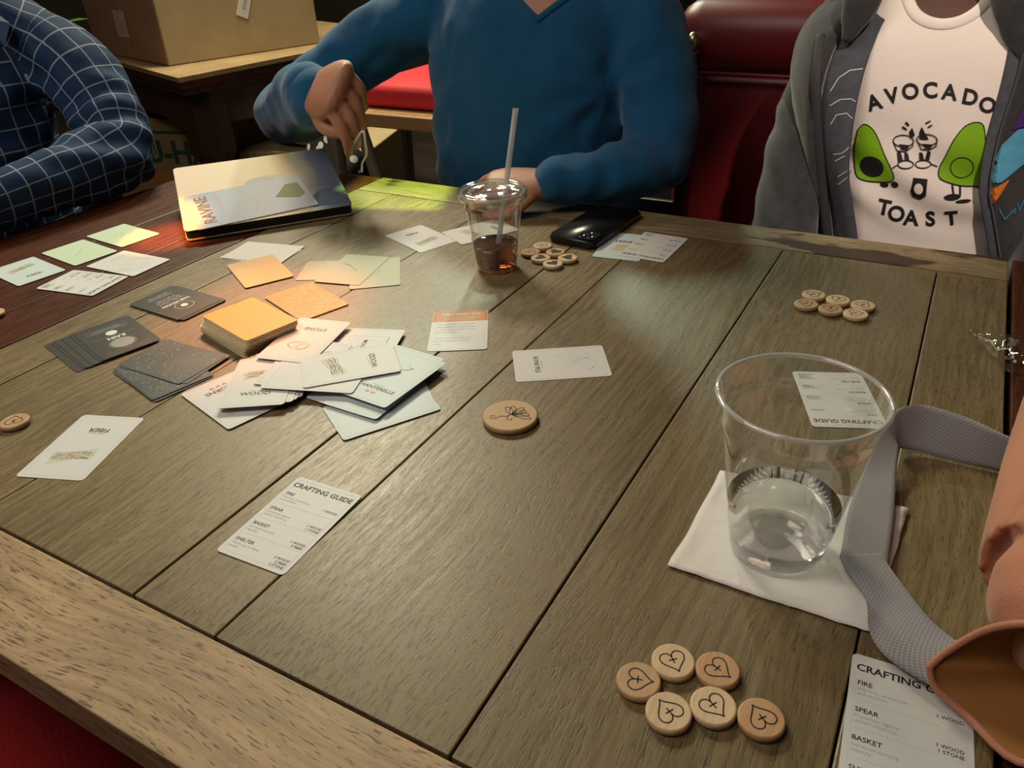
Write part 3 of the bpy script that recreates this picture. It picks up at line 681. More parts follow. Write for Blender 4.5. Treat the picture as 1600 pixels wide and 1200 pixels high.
o = pile(M_WHITE, 'white card lit orange with stone drawing at the back left of the pile', TL=(467, 573), TR=(403, 561), BR=(477, 499), BL=(551, 495)); resource(o, 'STONE', 4, art='stone')
o = pile(M_WHITE, 'white WOOD card lying sideways on top of the big pile', TL=(476, 610), TR=(472, 555), BR=(609, 534), BL=(624, 581)); resource(o, 'WOOD', 12)
# far cards
o = card(M_WHITE, 'white FIBER card behind the iced tea cup, left one of the two', TL=(750, 353), TR=(687, 348), BR=(633, 379)); 
x_, y_, a_ = fit(TZ, BL=(687, 348), TL=(633, 379), TR=(712, 397)); o.location.x = x_; o.location.y = y_; o.rotation_euler.z = a_; resource(o, 'FIBER', 5)
o = card(M_WHITE, 'white card behind the iced tea cup, seen through its plastic', TZ+.0005, BL=(795, 369), TL=(728, 352), TR=(700, 384)); resource(o, 'FIBER', 9)
o = card(M_PALE, 'pale LEAF card left of the two beyond the black phone', TL=(923, 398), TR=(998, 407), BR=(1018, 372), BL=(962, 363)); o.rotation_euler.z += PI
border(o); Ink(IZ).text('LEAVES', -.002, .016, .009, off=.03).make('printed_title', M_INK, o); Ink(IZ).poly([(-.012, -.020), (.014, -.018), (.014, .006), (-.011, .004)]).make('printed_art', M_SAND, o)
o = card(M_WHITE, 'white crafting guide card right of the two beyond the black phone', TZ+.0005, TL=(1040, 411), TR=(968, 395), BR=(1003, 363), BL=(1075, 374)); guide(o)

# ================================================================== TOKENS
_tk = {}
def tokmesh(r, h):
    if (r, h) in _tk: return _tk[(r, h)]
    b = bmesh.new(); lathe(b, [(0, 0), (r-.001, 0), (r, .0008), (r, h-.0008), (r-.0012, h), (0, h)], 40)
    bmesh.ops.recalc_face_normals(b, faces=b.faces[:]); me = bpy.data.meshes.new('token_disc'); b.to_mesh(me); b.free(); me.polygons.foreach_set('use_smooth', [abs(p.normal.z) < .9 for p in me.polygons]); _tk[(r, h)] = me; return me
def maple(name, col):
    if name in _mc: return _mc[name]
    mt = wood(name, col, tuple(c*.82 for c in col), pore=.06, rough=(.45, .6), tint=.05, grain=1.5); _mc[name] = mt; return mt
TON = {'pale': (.70, .50, .30), 'mid': (.58, .36, .19), 'tan': (.50, .28, .14)}
def token(px, py, tone, label, tip, group, filled=False, r=.0133, h=.0052):
    p = P(px, py, TZ+h)
    me = tokmesh(r, h).copy(); me.materials.append(maple('maple_'+tone, TON[tone]))
    o = bpy.data.objects.new('heart_token', me); C.objects.link(o); o.location = (p.x, p.y, TZ+.0002); tag(o, label, 'token', group)
    tp = P(px+tip[0], py+tip[1], TZ+h)-p; a = math.atan2(tp.y, tp.x)+PI/2
    i = Ink(h+.00012)
    if filled: i.poly(heartpts(0, 0, .0082, a, 28))
    else:
        i.line(heartpts(0, -.0, .0078, a, 32), .00085, True); c, s_ = math.cos(a), math.sin(a)
        for (x0, y0, x1, y1) in ((-.0027, .0005, .0027, .0005), (0, -.0022, 0, .0032)): i.line([(x0*c-y0*s_, x0*s_+y0*c), (x1*c-y1*s_, x1*s_+y1*c)], .00085)
    i.make('printed_heart', M_INK, o)
g = 'heart tokens near the front of the table'
for (x, y, tn, lab, tip) in ((998, 1062, 'mid', 'tan heart token at left end of the near group', (12, 2)), (1052, 1032, 'pale', 'pale heart token at the back of the near group', (8, 15)), (1122, 1045, 'tan', 'darker heart token at the back right of the near group', (14, 10)),
                             (1045, 1111, 'pale', 'pale heart token at the front left of the near group', (-12, -14)), (1115, 1102, 'pale', 'heart token in the middle of the near group', (12, 13)), (1190, 1121, 'tan', 'darker heart token at right end of the near group', (-10, -13))):
    token(x, y, tn, lab, tip, g)
g = 'heart tokens on the right of the table'
for (x, y, lab, tip) in ((1272, 459.5, 'left in the back row', (8, -1)), (1310, 467.5, 'middle in the back row', (-4, 5)), (1349, 476, 'right in the back row', (9, -4)), (1260, 474, 'left in the front row', (9, -1)), (1298, 482, 'middle in the front row', (0, 6)), (1337.5, 489.5, 'right in the front row', (8, 0))):
    token(x, y, 'mid' if 'left in the front' in lab or 'middle in the front' in lab else 'pale', 'heart token %s of the far right group of six' % lab, tip, g)
g = 'heart tokens behind the iced tea cup'
for (x, y, tn, lab, tip, fl) in ((848, 383, 'pale', 'outlined heart token at the back beside the tea cup', (7, -2), 0), (829, 393, 'tan', 'darker outlined heart token touching the tea cup', (7, 2), 0), (868, 393, 'mid', 'black heart token nearest the phone', (-5, 3), 1),
                                 (845, 402, 'pale', 'black heart token beside the tea cup', (7, 1), 1), (887, 402, 'pale', 'black heart token at right of the tea cup group', (-6, 0), 1), (864, 411, 'pale', 'black heart token nearest the viewer in the tea cup group', (5, 3), 1)):
    token(x, y, tn, lab, tip, g, fl)
token(22, 657, 'mid', 'heart token lying alone at the left edge near the FIBER card', (4, -10), 'single heart tokens')
token(-12, 488, 'mid', 'heart token on the dark leaf cut by the left edge of the view', (10, 0), 'single heart tokens')
p = P(797, 648, TZ+.006); me = tokmesh(.0258, .006).copy(); me.materials.append(maple('maple_tan2', (.56, .34, .17)))
o = tag(link('wooden_disc', me), 'large round wooden disc with a leafy sprig drawing in mid table', 'token'); o.location = (p.x, p.y, TZ+.0002)
cr = Vector((.87, .48)); ang = math.atan2(cr.y, cr.x); i = Ink(.0062)
def lp(cx, cy, L, w_, a_, k=14):
    return [(cx+L*.5*(1+math.cos(2*PI*t/k))*math.cos(a_)-w_*math.sin(2*PI*t/k)*math.sin(a_), cy+L*.5*(1+math.cos(2*PI*t/k))*math.sin(a_)+w_*math.sin(2*PI*t/k)*math.cos(a_)) for t in range(k)]
for a_, L, w_ in ((1.95, .014, .003), (1.5, .014, .003), (.75, .015, .003), (.35, .014, .0028), (-.1, .016, .0028), (-.45, .019, .0026)): i.line(lp(.002, .0, L, w_, a_), .0007, True)
i.line([(.002, 0), (-.004, -.003), (-.009, -.002), (-.014, -.006), (-.018, -.005), (-.018, -.001), (-.0145, -.001), (-.0145, -.0035)], .0007)
i.line([(-.002, -.002), (-.003, -.008), (.001, -.009), (.002, -.006)], .0007)
i = i.make('printed_sprig', M_INK, o); i.rotation_euler = (0, 0, ang)

# ================================================================== GAME BOX + BOOKLET
Z0, Z1 = .7685, .812
nr = [P(288, 362, Z0), P(551, 320, Z0)]; far = [P(257, 262, Z1), P(500, 235, Z1)]
ex = (nr[1]-nr[0]).normalized(); mid_f = (far[0]+far[1])/2; mid_n = (nr[0]+nr[1])/2
ey = (mid_f-mid_n); ey = (ey-ex*ey.dot(ex)); Ly = ey.length; ey.normalize(); ez = ex.cross(ey).normalized(); Lx = (nr[1]-nr[0]).length
org = mid_n+ey*Ly/2
Mx = Matrix((( ex.x, ey.x, ez.x, org.x), (ex.y, ey.y, ez.y, org.y), (ex.z, ey.z, ez.z, org.z), (0, 0, 0, 1)))
gb = tag(empty('game_box'), 'thin black-sided game box with a cream landscape lid at the far left of the table', 'box'); gb.matrix_world = Mx
b = bmesh.new(); prism(b, rrect(Lx-.002, Ly-.002, .006, 4), -.0145, -.0006); obj('lid', b, M_BLACK, gb)
b = bmesh.new(); prism(b, rrect(Lx, Ly, .007, 4), -.0168, -.0148); obj('rim', b, mat('rim_silver', (.45, .40, .36), .4), gb)
def skymat():
    mt, n, l, bs = newmat('lid_print'); tc = N(n, 'ShaderNodeTexCoord'); sp = N(n, 'ShaderNodeSeparateXYZ'); l.new(tc.outputs['Generated'], sp.inputs[0])
    nz = N(n, 'ShaderNodeTexNoise'); nz.inputs['Scale'].default_value = 3; l.new(tc.outputs['Generated'], nz.inputs['Vector'])
    ma = N(n, 'ShaderNodeMath', operation='MULTIPLY_ADD'); l.new(nz.outputs['Fac'], ma.inputs[0]); ma.inputs[1].default_value = .12; l.new(sp.outputs['X'], ma.inputs[2])
    r = N(n, 'ShaderNodeValToRGB'); e = r.color_ramp.elements; e[0].position = .0; e[0].color = (.78, .62, .50, 1); e[1].position = 1; e[1].color = (.10, .12, .17, 1)
    for p_, c_ in ((.55, (.75, .66, .49, 1)), (.76, (.62, .50, .30, 1)), (.84, (.45, .45, .33, 1)), (.93, (.13, .16, .20, 1))): x = e.new(p_); x.color = c_
    l.new(ma.outputs[0], r.inputs[0]); l.new(r.outputs[0], bs.inputs['Base Color']); bs.inputs['Roughness'].default_value = .75; bs.inputs['Specular IOR Level'].default_value = .2; return mt
b = bmesh.new(); prism(b, rrect(Lx, Ly, .007, 4), -.0005, 0); obj('printed_cover', b, skymat(), gb)
i = Ink(.0003); i.disc(.012, .012, .036, .021, 28); i.make('printed_oval', mat('ink_mist', (.52, .52, .48), .8, .15), gb)
i = Ink(.0005); i.disc(-.008, .006, .007, .005); i.line([(-.004, .002), (.012, .008), (.026, .014)], .004); i.ring(.018, .014, .008, .0015, .006); i.make('printed_campfire', mat('ink_brown', (.16, .09, .04), .5), gb)
i = Ink(.0003); i.poly([(.125-.03*math.cos(t/8*PI)-.028, -Ly/2+.012+.055*math.sin(t/8*PI)) for t in range(9)]); i.make('printed_hill', mat('ink_slate', (.10, .11, .16), .8, .15), gb)
b = bmesh.new(); box(b, -Lx/2+.02, Lx/2-.02, -Ly/2+.055, Ly/2-.01, 0, .001)
tr = bmesh.new(); z_b = TZ+.0003
cs = [Mx @ Vector((a_, c_, -.0172)) for a_, c_ in ((-Lx/2+.012, -Ly/2+.02), (Lx/2-.012, -Ly/2+.02), (Lx/2-.012, Ly/2-.03), (-Lx/2+.012, Ly/2-.03))]
b.free(); vt = [tr.verts.new(c) for c in cs]; vb = [tr.verts.new((c.x, c.y, z_b)) for c in cs]
tr.faces.new(vt); tr.faces.new(vb[::-1])
for q_ in range(4): tr.faces.new((vb[q_], vb[(q_+1) % 4], vt[(q_+1) % 4], vt[q_]))
ty = obj('tray', tr, M_BLACK, None); ty.parent = gb; ty.matrix_parent_inverse = Mx.inverted()
# booklet on lid
def onbox(px, py):
    d = ray(px, py); t = (org-CAM).dot(ez)/d.dot(ez); q_ = Mx.inverted() @ (CAM+d*t); return q_
bk = [onbox(*c) for c in ((282, 313), (455, 275), (510, 320), (317, 357))]
bw = tag(empty('rule_booklet'), 'pale blue RAVINE rule leaflet lying on the game box', 'booklet'); 
cen = (bk[0]+bk[1]+bk[2]+bk[3])/4; u = ((bk[1]-bk[0])+(bk[2]-bk[3]))/2; lx = u.length; an = math.atan2(u.y, u.x); vv = ((bk[0]-bk[3])+(bk[1]-bk[2]))/2; ly = vv.length
bw.matrix_world = Mx @ Matrix.Translation((cen.x, cen.y, .0009)) @ Matrix.Rotation(an, 4, 'Z')
def bookmat():
    mt, n, l, bs = newmat('leaflet_print'); tc = N(n, 'ShaderNodeTexCoord'); sp = N(n, 'ShaderNodeSeparateXYZ'); l.new(tc.outputs['Generated'], sp.inputs[0])
    r = N(n, 'ShaderNodeValToRGB'); e = r.color_ramp.elements; e[0].color = (.38, .44, .54, 1); e[1].color = (.44, .46, .50, 1); x = e.new(.55); x.color = (.50, .52, .57, 1)
    l.new(sp.outputs['X'], r.inputs[0]); l.new(r.outputs[0], bs.inputs['Base Color']); bs.inputs['Roughness'].default_value = .7; bs.inputs['Specular IOR Level'].default_value = .2; return mt
b = bmesh.new(); prism(b, rrect(lx, ly, .002, 2), 0, .0011); obj('cover', b, bookmat(), bw)
b = bmesh.new(); prism(b, rrect(lx-.001, ly-.001, .002, 2), -.0006, -.0001); obj('pages', b, M_WHITE, bw)
Ink(.0013).text('RAVINE', -lx/2+.022, 0, .026, rot=PI/2, off=.02).make('printed_title', mat('ink_umber', (.06, .03, .02), .5), bw)
i = Ink(.0013); 
for yy in (-.03, 0, .03): i.disc(-lx/2+.045, yy, .0025).line([(-lx/2+.045, yy+.005), (-lx/2+.045, yy+.022)], .0006)
i.line([(-.012, -.02), (.0, .015), (.012, -.02)], .0006).line([(.0, -.025), (.012, .005), (.028, -.025)], .0005); i.make('printed_art', M_RUST, bw)
i = Ink(.0013); i.poly([(lx/2-.055, -.005), (lx/2-.03, .03), (lx/2-.01, .03), (lx/2-.008, -.01), (lx/2-.02, -.02)]); i.make('printed_tree', mat('ink_moss', (.26, .27, .17), .8, .15), bw)

# ================================================================== PHONE
ph = tag(empty('smartphone'), 'black smartphone lying face down beside the blue sleeve', 'phone')
A = [P(853, 368, TZ+.009), P(940, 320, TZ+.009), P(1003, 329, TZ+.009), P(928, 384, TZ+.009)]
cen = sum(A, Vector())/4; u = ((A[1]-A[0])+(A[2]-A[3]))/2; an = math.atan2(u.y, u.x)
ph.location = (cen.x, cen.y, TZ+.0003); ph.rotation_euler = (0, 0, an)
b = bmesh.new(); prism(b, rrect(.154, .076, .010, 5), 0, .0095); es = [e for e in b.edges if abs(e.verts[0].co.z-e.verts[1].co.z) < 1e-6]; bmesh.ops.bevel(b, geom=es, offset=.0022, segments=2, affect='EDGES'); obj('body', b, mat('phone_case', (.012, .012, .014), .28, .5), ph, True)
b = bmesh.new(); prism(b, rrect(.030, .030, .007, 4), .0096, .0112); cb_ = obj('camera_bump', b, M_BLACK, ph); cb_.location = (-.055, -.016, 0)
for dx, dy in ((-.006, .006), (.006, .0), (-.006, -.007)):
    b = bmesh.new(); lathe(b, [(0, .0113), (.0045, .0113), (.0045, .0122), (.0036, .0122), (.0033, .0118), (0, .0118)], 20); l_ = obj('lens', b, mat('lens_glass', (.02, .02, .03), .08, .8), cb_, True); l_.location = (dx, dy, 0)

# ================================================================== CUPS
def plastic(name, tint=(.95, .96, .95), lo=.05, hi=.75, blend=.35, haze=0.0):
    mt = bpy.data.materials.new(name); mt.use_nodes = True; n = mt.node_tree.nodes; l = mt.node_tree.links; n.clear()
    out = n.new('ShaderNodeOutputMaterial'); mx = n.new('ShaderNodeMixShader'); tr = n.new('ShaderNodeBsdfTransparent'); gl = n.new('ShaderNodeBsdfGlossy')
    tr.inputs[0].default_value = (*tint, 1); gl.inputs['Roughness'].default_value = .06; gl.inputs[0].default_value = (1, 1, 1, 1)
    lw = n.new('ShaderNodeLayerWeight'); lw.inputs[0].default_value = blend; mr = n.new('ShaderNodeMapRange'); mr.inputs['To Min'].default_value = lo; mr.inputs['To Max'].default_value = hi
    l.new(lw.outputs['Facing'], mr.inputs[0]); l.new(mr.outputs[0], mx.inputs[0]); l.new(tr.outputs[0], mx.inputs[1]); l.new(gl.outputs[0], mx.inputs[2])
    if haze:
        df = n.new('ShaderNodeBsdfDiffuse'); df.inputs[0].default_value = (.85, .85, .83, 1); m2 = n.new('ShaderNodeMixShader'); m2.inputs[0].default_value = haze
        l.new(mx.outputs[0], m2.inputs[1]); l.new(df.outputs[0], m2.inputs[2]); l.new(m2.outputs[0], out.inputs[0])
    else: l.new(mx.outputs[0], out.inputs[0])
    return mt
M_CLR = plastic('clear_plastic', haze=.035)
M_RIM = plastic('thick_plastic', (.95, .95, .94), .12, .7, .45, haze=.30)
M_FILM = plastic('clear_film', (.95, .95, .94), .03, .28)
def liquid(name, col, ior=1.33):
    mt, n, l, b = newmat(name); b.inputs['Base Color'].default_value = (*col, 1); b.inputs['Transmission Weight'].default_value = 1; b.inputs['IOR'].default_value = ior; b.inputs['Roughness'].default_value = .02; return mt
def cup(name, label, x, y, rb, rt, h, lvl, liqmat, liqname):
    o = tag(empty(name, (x, y, TZ+.0008)), label, 'cup')
    t = .0005
    rr = lambda z: rb+(rt-rb)*(z/h)
    prof = [(0, .003), (rb*.72, .003), (rb*.80, .0005), (rb*.93, 0), (rb, .0025)]
    for f in (.1, .3, .5, .7, .8): prof.append((rr(h*f), h*f))
    prof += [(rr(h*.84)+.0004, h*.84), (rr(h*.85)-.0003, h*.85), (rr(h*.9), h*.9), (rt, h)]
    b = bmesh.new(); lathe(b, prof, 72); obj('cup_wall', b, M_CLR, o, True)
    b = bmesh.new(); lathe(b, [(rt+.0016+.0017*math.cos(2*PI*i/10), h+.0017*math.sin(2*PI*i/10)) for i in range(10)], 72, closed=True); obj('rolled_rim', b, M_RIM, o, True)
    b = bmesh.new(); e = .0008
    lathe(b, [(0, .0042), (rb*.9, .0042), (rr(.006)-e, .006), (rr(lvl*.5)-e, lvl*.5), (rr(lvl)-e, lvl), (rr(lvl)-e-.002, lvl-.0006), (0, lvl-.0008)], 72); obj(liqname, b, liqmat, o, True)
    return o
pb = P(1209, 861)
cup('plastic_cup', 'large clear open plastic cup a third full of water, standing on the white napkin', pb.x, pb.y+.004, .0325, .0512, .130, .044, liquid('clear_water', (1, 1, 1), 1.13), 'water')
pt = P(774, 420)
tc_ = cup('plastic_cup', 'clear lidded plastic cup with straw and amber iced tea at the far side', pt.x, pt.y+.004, .0265, .0385, .102, .035, liquid('iced_tea', (.26, .045, .012)), 'iced_tea')
b = bmesh.new(); h = .102; r = .0385
lathe(b, [(0, h+.001), (r*.55, h+.001), (r*.60, h+.003), (r*.66, h+.0005), (r*.9, h+.0005), (r*.96, h+.005), (r+.003, h+.0052), (r+.0055, h+.003), (r+.005, h-.006), (r+.002, h-.007)], 64); lid = obj('lid', b, M_CLR, tc_, True)
for q_ in range(20):
    b = bmesh.new(); a_ = 2*PI*q_/20; bmesh.ops.create_icosphere(b, subdivisions=1, radius=.0018, matrix=Matrix.Translation((r*.78*math.cos(a_), r*.78*math.sin(a_), h+.001))); obj('lid_dimple', b, M_CLR, lid, True)
def straw_mat():
    mt, n, l, b_ = newmat('straw_plastic'); b_.inputs['Base Color'].default_value = (.75, .76, .78, 1); b_.inputs['Alpha'].default_value = .38; b_.inputs['Roughness'].default_value = .25; return mt
# straw: through the lid into the tea
sb = Vector((pt.x+.000, pt.y+.004, TZ+.012)); s_top = PY(806, 170, pt.y+.01)
b = bmesh.new(); d = (s_top-sb); 
q_ = d.to_track_quat('Z', 'Y').to_matrix().to_4x4()
lathe(b, [(.0036, 0), (.0036, d.length), (.0030, d.length), (.0030, 0)], 20, Matrix.Translation(sb) @ q_, closed=True)
tag(obj('drinking_straw', b, straw_mat(), None, True), 'clear straw standing in the iced tea cup', 'straw')
# napkin
nk = [P(1043, 887), P(1126, 738), P(1418, 798), P(1362, 992)]
b = bmesh.new(); nn = 26; grid = []
for i_ in range(nn+1):
    row = []
    for j in range(nn+1):
        u, v = i_/nn, j/nn
        p = nk[0]*(1-u)*(1-v)+nk[1]*(1-u)*v+nk[2]*u*v+nk[3]*u*(1-v)
        dc = (Vector((p.x, p.y))-Vector((pb.x, pb.y))).length
        z = TZ+.0009+max(0, (dc-.045))*.012*(1+noise.noise(Vector((p.x*30, p.y*30, 0))))+.0022*abs(noise.noise(Vector((p.x*60, p.y*60, 3))))*(1 if dc > .04 else .1)
        if dc < .04: z = TZ+.0005
        row.append(b.verts.new((p.x+.0012*noise.noise(p*40), p.y+.0012*noise.noise(p*35), z)))
    grid.append(row)
for i_ in range(nn):
    for j in range(nn): b.faces.new((grid[i_][j], grid[i_+1][j], grid[i_+1][j+1], grid[i_][j+1]))
nko = tag(obj('paper_napkin', b, mat('tissue', (.72, .70, .69), .8, .2, bump=.9, bscale=45), None, True), 'creased white paper napkin under the big cup of water', 'napkin')
sd = nko.modifiers.new('s', 'SOLIDIFY'); sd.thickness = .0004; sd.offset = 1
b = bmesh.new()  # second ply shifted below
pr = [P(1126, 740), P(1230, 716), P(1418, 798), P(1405, 865)]

# ================================================================== PEACH BAG WITH GREY STRAP
M_PEACH = mat('peach_canvas', (.46, .19, .11), .75, .25, nscale=14, namt=.06, bump=.35, bscale=900, sheen=.2)
M_LIN = mat('ochre_lining', (.30, .13, .035), .7)
pbag = tag(empty('shoulder_bag'), 'peach canvas bag with grey webbing strap cut off by the right edge', 'bag')
b = bmesh.new()
bs_ = []
for x, y, hw in ((1600, 610, .040), (1576, 690, .058), (1549, 790, .070), (1533, 865, .070), (1530, 900, .056)):
    q_ = P(x, y, .80); d_ = Vector((q_.x, q_.y, 0)).normalized(); n_ = Vector((d_.y, -d_.x, 0)); c_ = q_+n_*hw; bs_.append((c_.x, c_.y, .795, hw, .044))
tube(b, bs_, 30, ref=(0, 0, 1), e=2.5)
def bf(c): return .003*noise.noise(c*8)-.0018*math.exp(-((c.y-.425-(c.x-.07)*2.2-(c.z-.8)*.5)/.006)**2)
fuse('body', b, M_PEACH, .0035, pbag, 4, bf)
# open pocket: flattened funnel lying on the table, mouth to the left
mouth_c = P(1560, 1110, .768); mouth_c.z = .768
def pocket(off, mt, name, inner=False):
    b = bmesh.new(); rings = []
    lo = Vector((.060, .372, TZ+.022)); 
    K = 40; nR = 10
    # rim curve (upper arc then lower arc) measured, in world space
    rim = spline([tuple(p_) for p_ in (P(1452, 1042, .772), P(1480, 1018, .780), P(1540, 985, .80), P(1610, 975, .82), P(1700, 990, .815), P(1750, 1080, .80), P(1690, 1180, .78), P(1590, 1190, .762), P(1510, 1118, .758), P(1462, 1075, .762), P(1452, 1042, .772))], 5)[:-1]
    cen = sum((Vector(p_) for p_ in rim), Vector())/len(rim)
    axis = Vector((.20, .10, -.01))
    for r_ in range(nR):
        f = r_/(nR-1); sc = 1+.10*math.sin(f*PI)-.55*f*f; rings.append([b.verts.new(cen+(Vector(p_)-cen)*(sc*(off if r_ else 1)) + axis*f*(.9 if inner else 1)) for p_ in rim])
    for a_, c_ in zip(rings, rings[1:]):
        m_ = len(a_)
        for q_ in range(m_): b.faces.new((a_[q_], a_[(q_+1) % m_], c_[(q_+1) % m_], c_[q_]))
    b.faces.new(rings[-1])
    for v in b.verts: v.co.z = max(v.co.z, TZ+(.003 if inner else .001))
    return obj(name, b, mt, pbag, True), rim
po, rim = pocket(1.0, M_PEACH, 'open_pocket'); pocket(.94, M_LIN, 'pocket_lining', True)
b = bmesh.new(); tube(b, [(*p_[:3], .0022, .0022) for p_ in rim+[rim[0]]], 8, k=1); obj('pocket_piping', b, M_PEACH, pbag, True)
# upper flap of the pocket joining it to the body
b = bmesh.new(); flap = [(P(1455, 1035, .775), P(1530, 992, .785)), (P(1490, 1014, .783), P(1555, 985, .79)), (P(1560, 980, .805), P(1590, 960, .80)), (P(1640, 975, .82), P(1650, 940, .80))]
# strap ribbon
def weave():
    mt, n, l, bs = newmat('grey_webbing'); tc = N(n, 'ShaderNodeTexCoord'); uv = N(n, 'ShaderNodeUVMap')
    wv = []
    ck = N(n, 'ShaderNodeTexChecker'); ck.inputs['Scale'].default_value = 1; ck.inputs['Color1'].default_value = (.20, .19, .21, 1); ck.inputs['Color2'].default_value = (.30, .285, .31, 1)
    l.new(uv.outputs[0], ck.inputs['Vector']); l.new(ck.outputs[0], bs.inputs['Base Color']); bs.inputs['Roughness'].default_value = .8; bs.inputs['Sheen Weight'].default_value = .3
    bp = N(n, 'ShaderNodeBump'); bp.inputs['Strength'].default_value = .5; bp.inputs['Distance'].default_value = .001; l.new(ck.outputs['Fac'], bp.inputs['Height']); l.new(bp.outputs[0], bs.inputs['Normal']); return mt
M_WEB = weave()
def strap(pairs, name):
    """pairs: (x1,y1,z1, x2,y2,z2) px+height for the two selvedges"""
    pts = [tuple(P(a, b_, TZ+c))+tuple(P(d_, e_, TZ+f)) for a, b_, c, d_, e_, f in pairs]
    sp = spline(pts, 7); b = bmesh.new(); uvl = b.loops.layers.uv.new('UVMap'); rows = []; s_ = 0; pv = None; nc = 8
    for p_ in sp:
        A_, B_ = Vector(p_[:3]), Vector(p_[3:]); mid = (A_+B_)/2
        if pv is not None: s_ += (mid-pv).length
        pv = mid; rows.append(([b.verts.new(A_.lerp(B_, j/nc)) for j in range(nc+1)], s_))
    for (r0, s0), (r1, s1) in zip(rows, rows[1:]):
        for j in range(nc):
            f = b.faces.new((r0[j], r0[j+1], r1[j+1], r1[j]))
            for lp_, (u_, v_) in zip(f.loops, ((s0, j), (s0, j+1), (s1, j+1), (s1, j))): lp_[uvl].uv = (u_/.0016, v_/nc*22)
    o = obj(name, b, M_WEB, pbag, True); sd = o.modifiers.new('s', 'SOLIDIFY'); sd.thickness = .0014; sd.offset = 0; return o
strap([(1640, 705, .03, 1640, 765, .002), (1570, 680, .034, 1570, 738, .002), (1510, 652, .034, 1500, 722, .002), (1450, 634, .034, 1440, 706, .003), (1412, 636, .034, 1405, 700, .006), (1392, 652, .030, 1402, 700, .012),
       (1376, 672, .026, 1404, 702, .016), (1345, 740, .010, 1400, 745, .010), (1325, 800, .007, 1396, 810, .007), (1316, 850, .0065, 1388, 870, .0065), (1312, 872, .0065, 1386, 895, .0065)], 'strap')
strap([(1376, 866, .007, 1312, 868, .0075), (1394, 893, .008, 1322, 890, .008), (1425, 935, .012, 1352, 935, .008), (1450, 965, .018, 1358, 985, .006), (1478, 990, .022, 1378, 1020, .006), (1505, 1008, .026, 1420, 1052, .008), (1530, 1020, .026, 1462, 1075, .010)], 'strap')
# clear wrapper near the right edge
b = bmesh.new(); tube(b, [tuple(P(1515, 535))[:2]+(TZ+.010, .003, .004), tuple(P(1560, 560))[:2]+(TZ+.014, .014, .010), tuple(P(1600, 590))[:2]+(TZ+.016, .022, .014), tuple(P(1650, 600))[:2]+(TZ+.016, .02, .012)], 16)
o = fuse('plastic_wrapper', b, M_FILM, .003, smooth=1, folds=lambda c: .006*noise.noise(c*60)+.004*abs(noise.noise(c*120))); tag(o, 'crumpled clear plastic wrapper at the right edge of the table', 'wrapper')

# ================================================================== PEOPLE
def skin(name, col): return mat(name, col, .5, .4, nscale=30, namt=.08, bump=.12, bscale=300)
SK_T = skin('skin_tan', (.42, .20, .125)); SK_L = skin('skin_light', (.50, .30, .20)); SK_D = skin('skin_deep', (.085, .035, .020))
def head(parent, c, face, skm, hairm, s=1.0, long_hair=False):
    """c: centre of head; face: yaw angle of the facing direction"""
    M = Matrix.Translation(c) @ Matrix.Rotation(face+PI/2, 4, 'Z')       # local -Y is forward
    b = bmesh.new()
    bmesh.ops.create_uvsphere(b, u_segments=28, v_segments=20, radius=1, matrix=Matrix.Diagonal((.074*s, .092*s, .105*s, 1)))
    bmesh.ops.create_uvsphere(b, u_segments=20, v_segments=14, radius=1, matrix=Matrix.Translation((0, -.028*s, -.062*s)) @ Matrix.Diagonal((.052*s, .056*s, .052*s, 1)))
    tube(b, [(0, -.085*s, .012*s, .009, .006), (0, -.100*s, -.012*s, .011, .009), (0, -.107*s, -.026*s, .014, .010)], 12, ref=(1, 0, 0))
    for sx in (-1, 1): tube(b, [(sx*.074*s, .010, .012, .006, .012), (sx*.082*s, .016, -.005, .006, .018), (sx*.075*s, .006, -.030, .005, .009)], 10, ref=(1, 0, 0))
    tube(b, [(-.022, -.083*s, -.062*s, .004, .005), (0, -.090*s, -.060*s, .005, .007), (.022, -.083*s, -.062*s, .004, .005)], 10)
    tube(b, [(0, .01, -.07, .052, .055), (0, .015, -.13, .050, .052), (0, .03, -.20, .062, .058)], 18, ref=(0, 1, 0))
    bmesh.ops.transform(b, matrix=M, verts=b.verts[:])
    h = fuse('head', b, skm, .0045, parent, 4)
    for sx in (-1, 1):
        b = bmesh.new(); bmesh.ops.create_uvsphere(b, u_segments=14, v_segments=10, radius=.011, matrix=M @ Matrix.Translation((sx*.031*s, -.078*s, .010*s))); obj('eye', b, mat('eye_white', (.8, .78, .75), .2), h, True)
        b = bmesh.new(); bmesh.ops.create_uvsphere(b, u_segments=12, v_segments=8, radius=.0055, matrix=M @ Matrix.Translation((sx*.031*s, -.0855*s, .009*s))); obj('iris', b, M_INK, h, True)
    b = bmesh.new(); bmesh.ops.create_uvsphere(b, u_segments=28, v_segments=20, radius=1, matrix=Matrix.Translation((0, .012, .014)) @ Matrix.Diagonal((.082*s, .092*s, .106*s, 1)))
    bmesh.ops.delete(b, geom=[v for v in b.verts if v.co.y < -.035 and v.co.z < .065 or v.co.z < -.045], context='VERTS'); bmesh.ops.transform(b, matrix=M, verts=b.verts[:])
    ho = obj('hair', b, hairm, h, True); sd = ho.modifiers.new('s', 'SOLIDIFY'); sd.thickness = .008
    return h
M_HAIR = mat('dark_hair', (.02, .014, .010), .5, nscale=80, namt=.4, bump=.5, bscale=150)

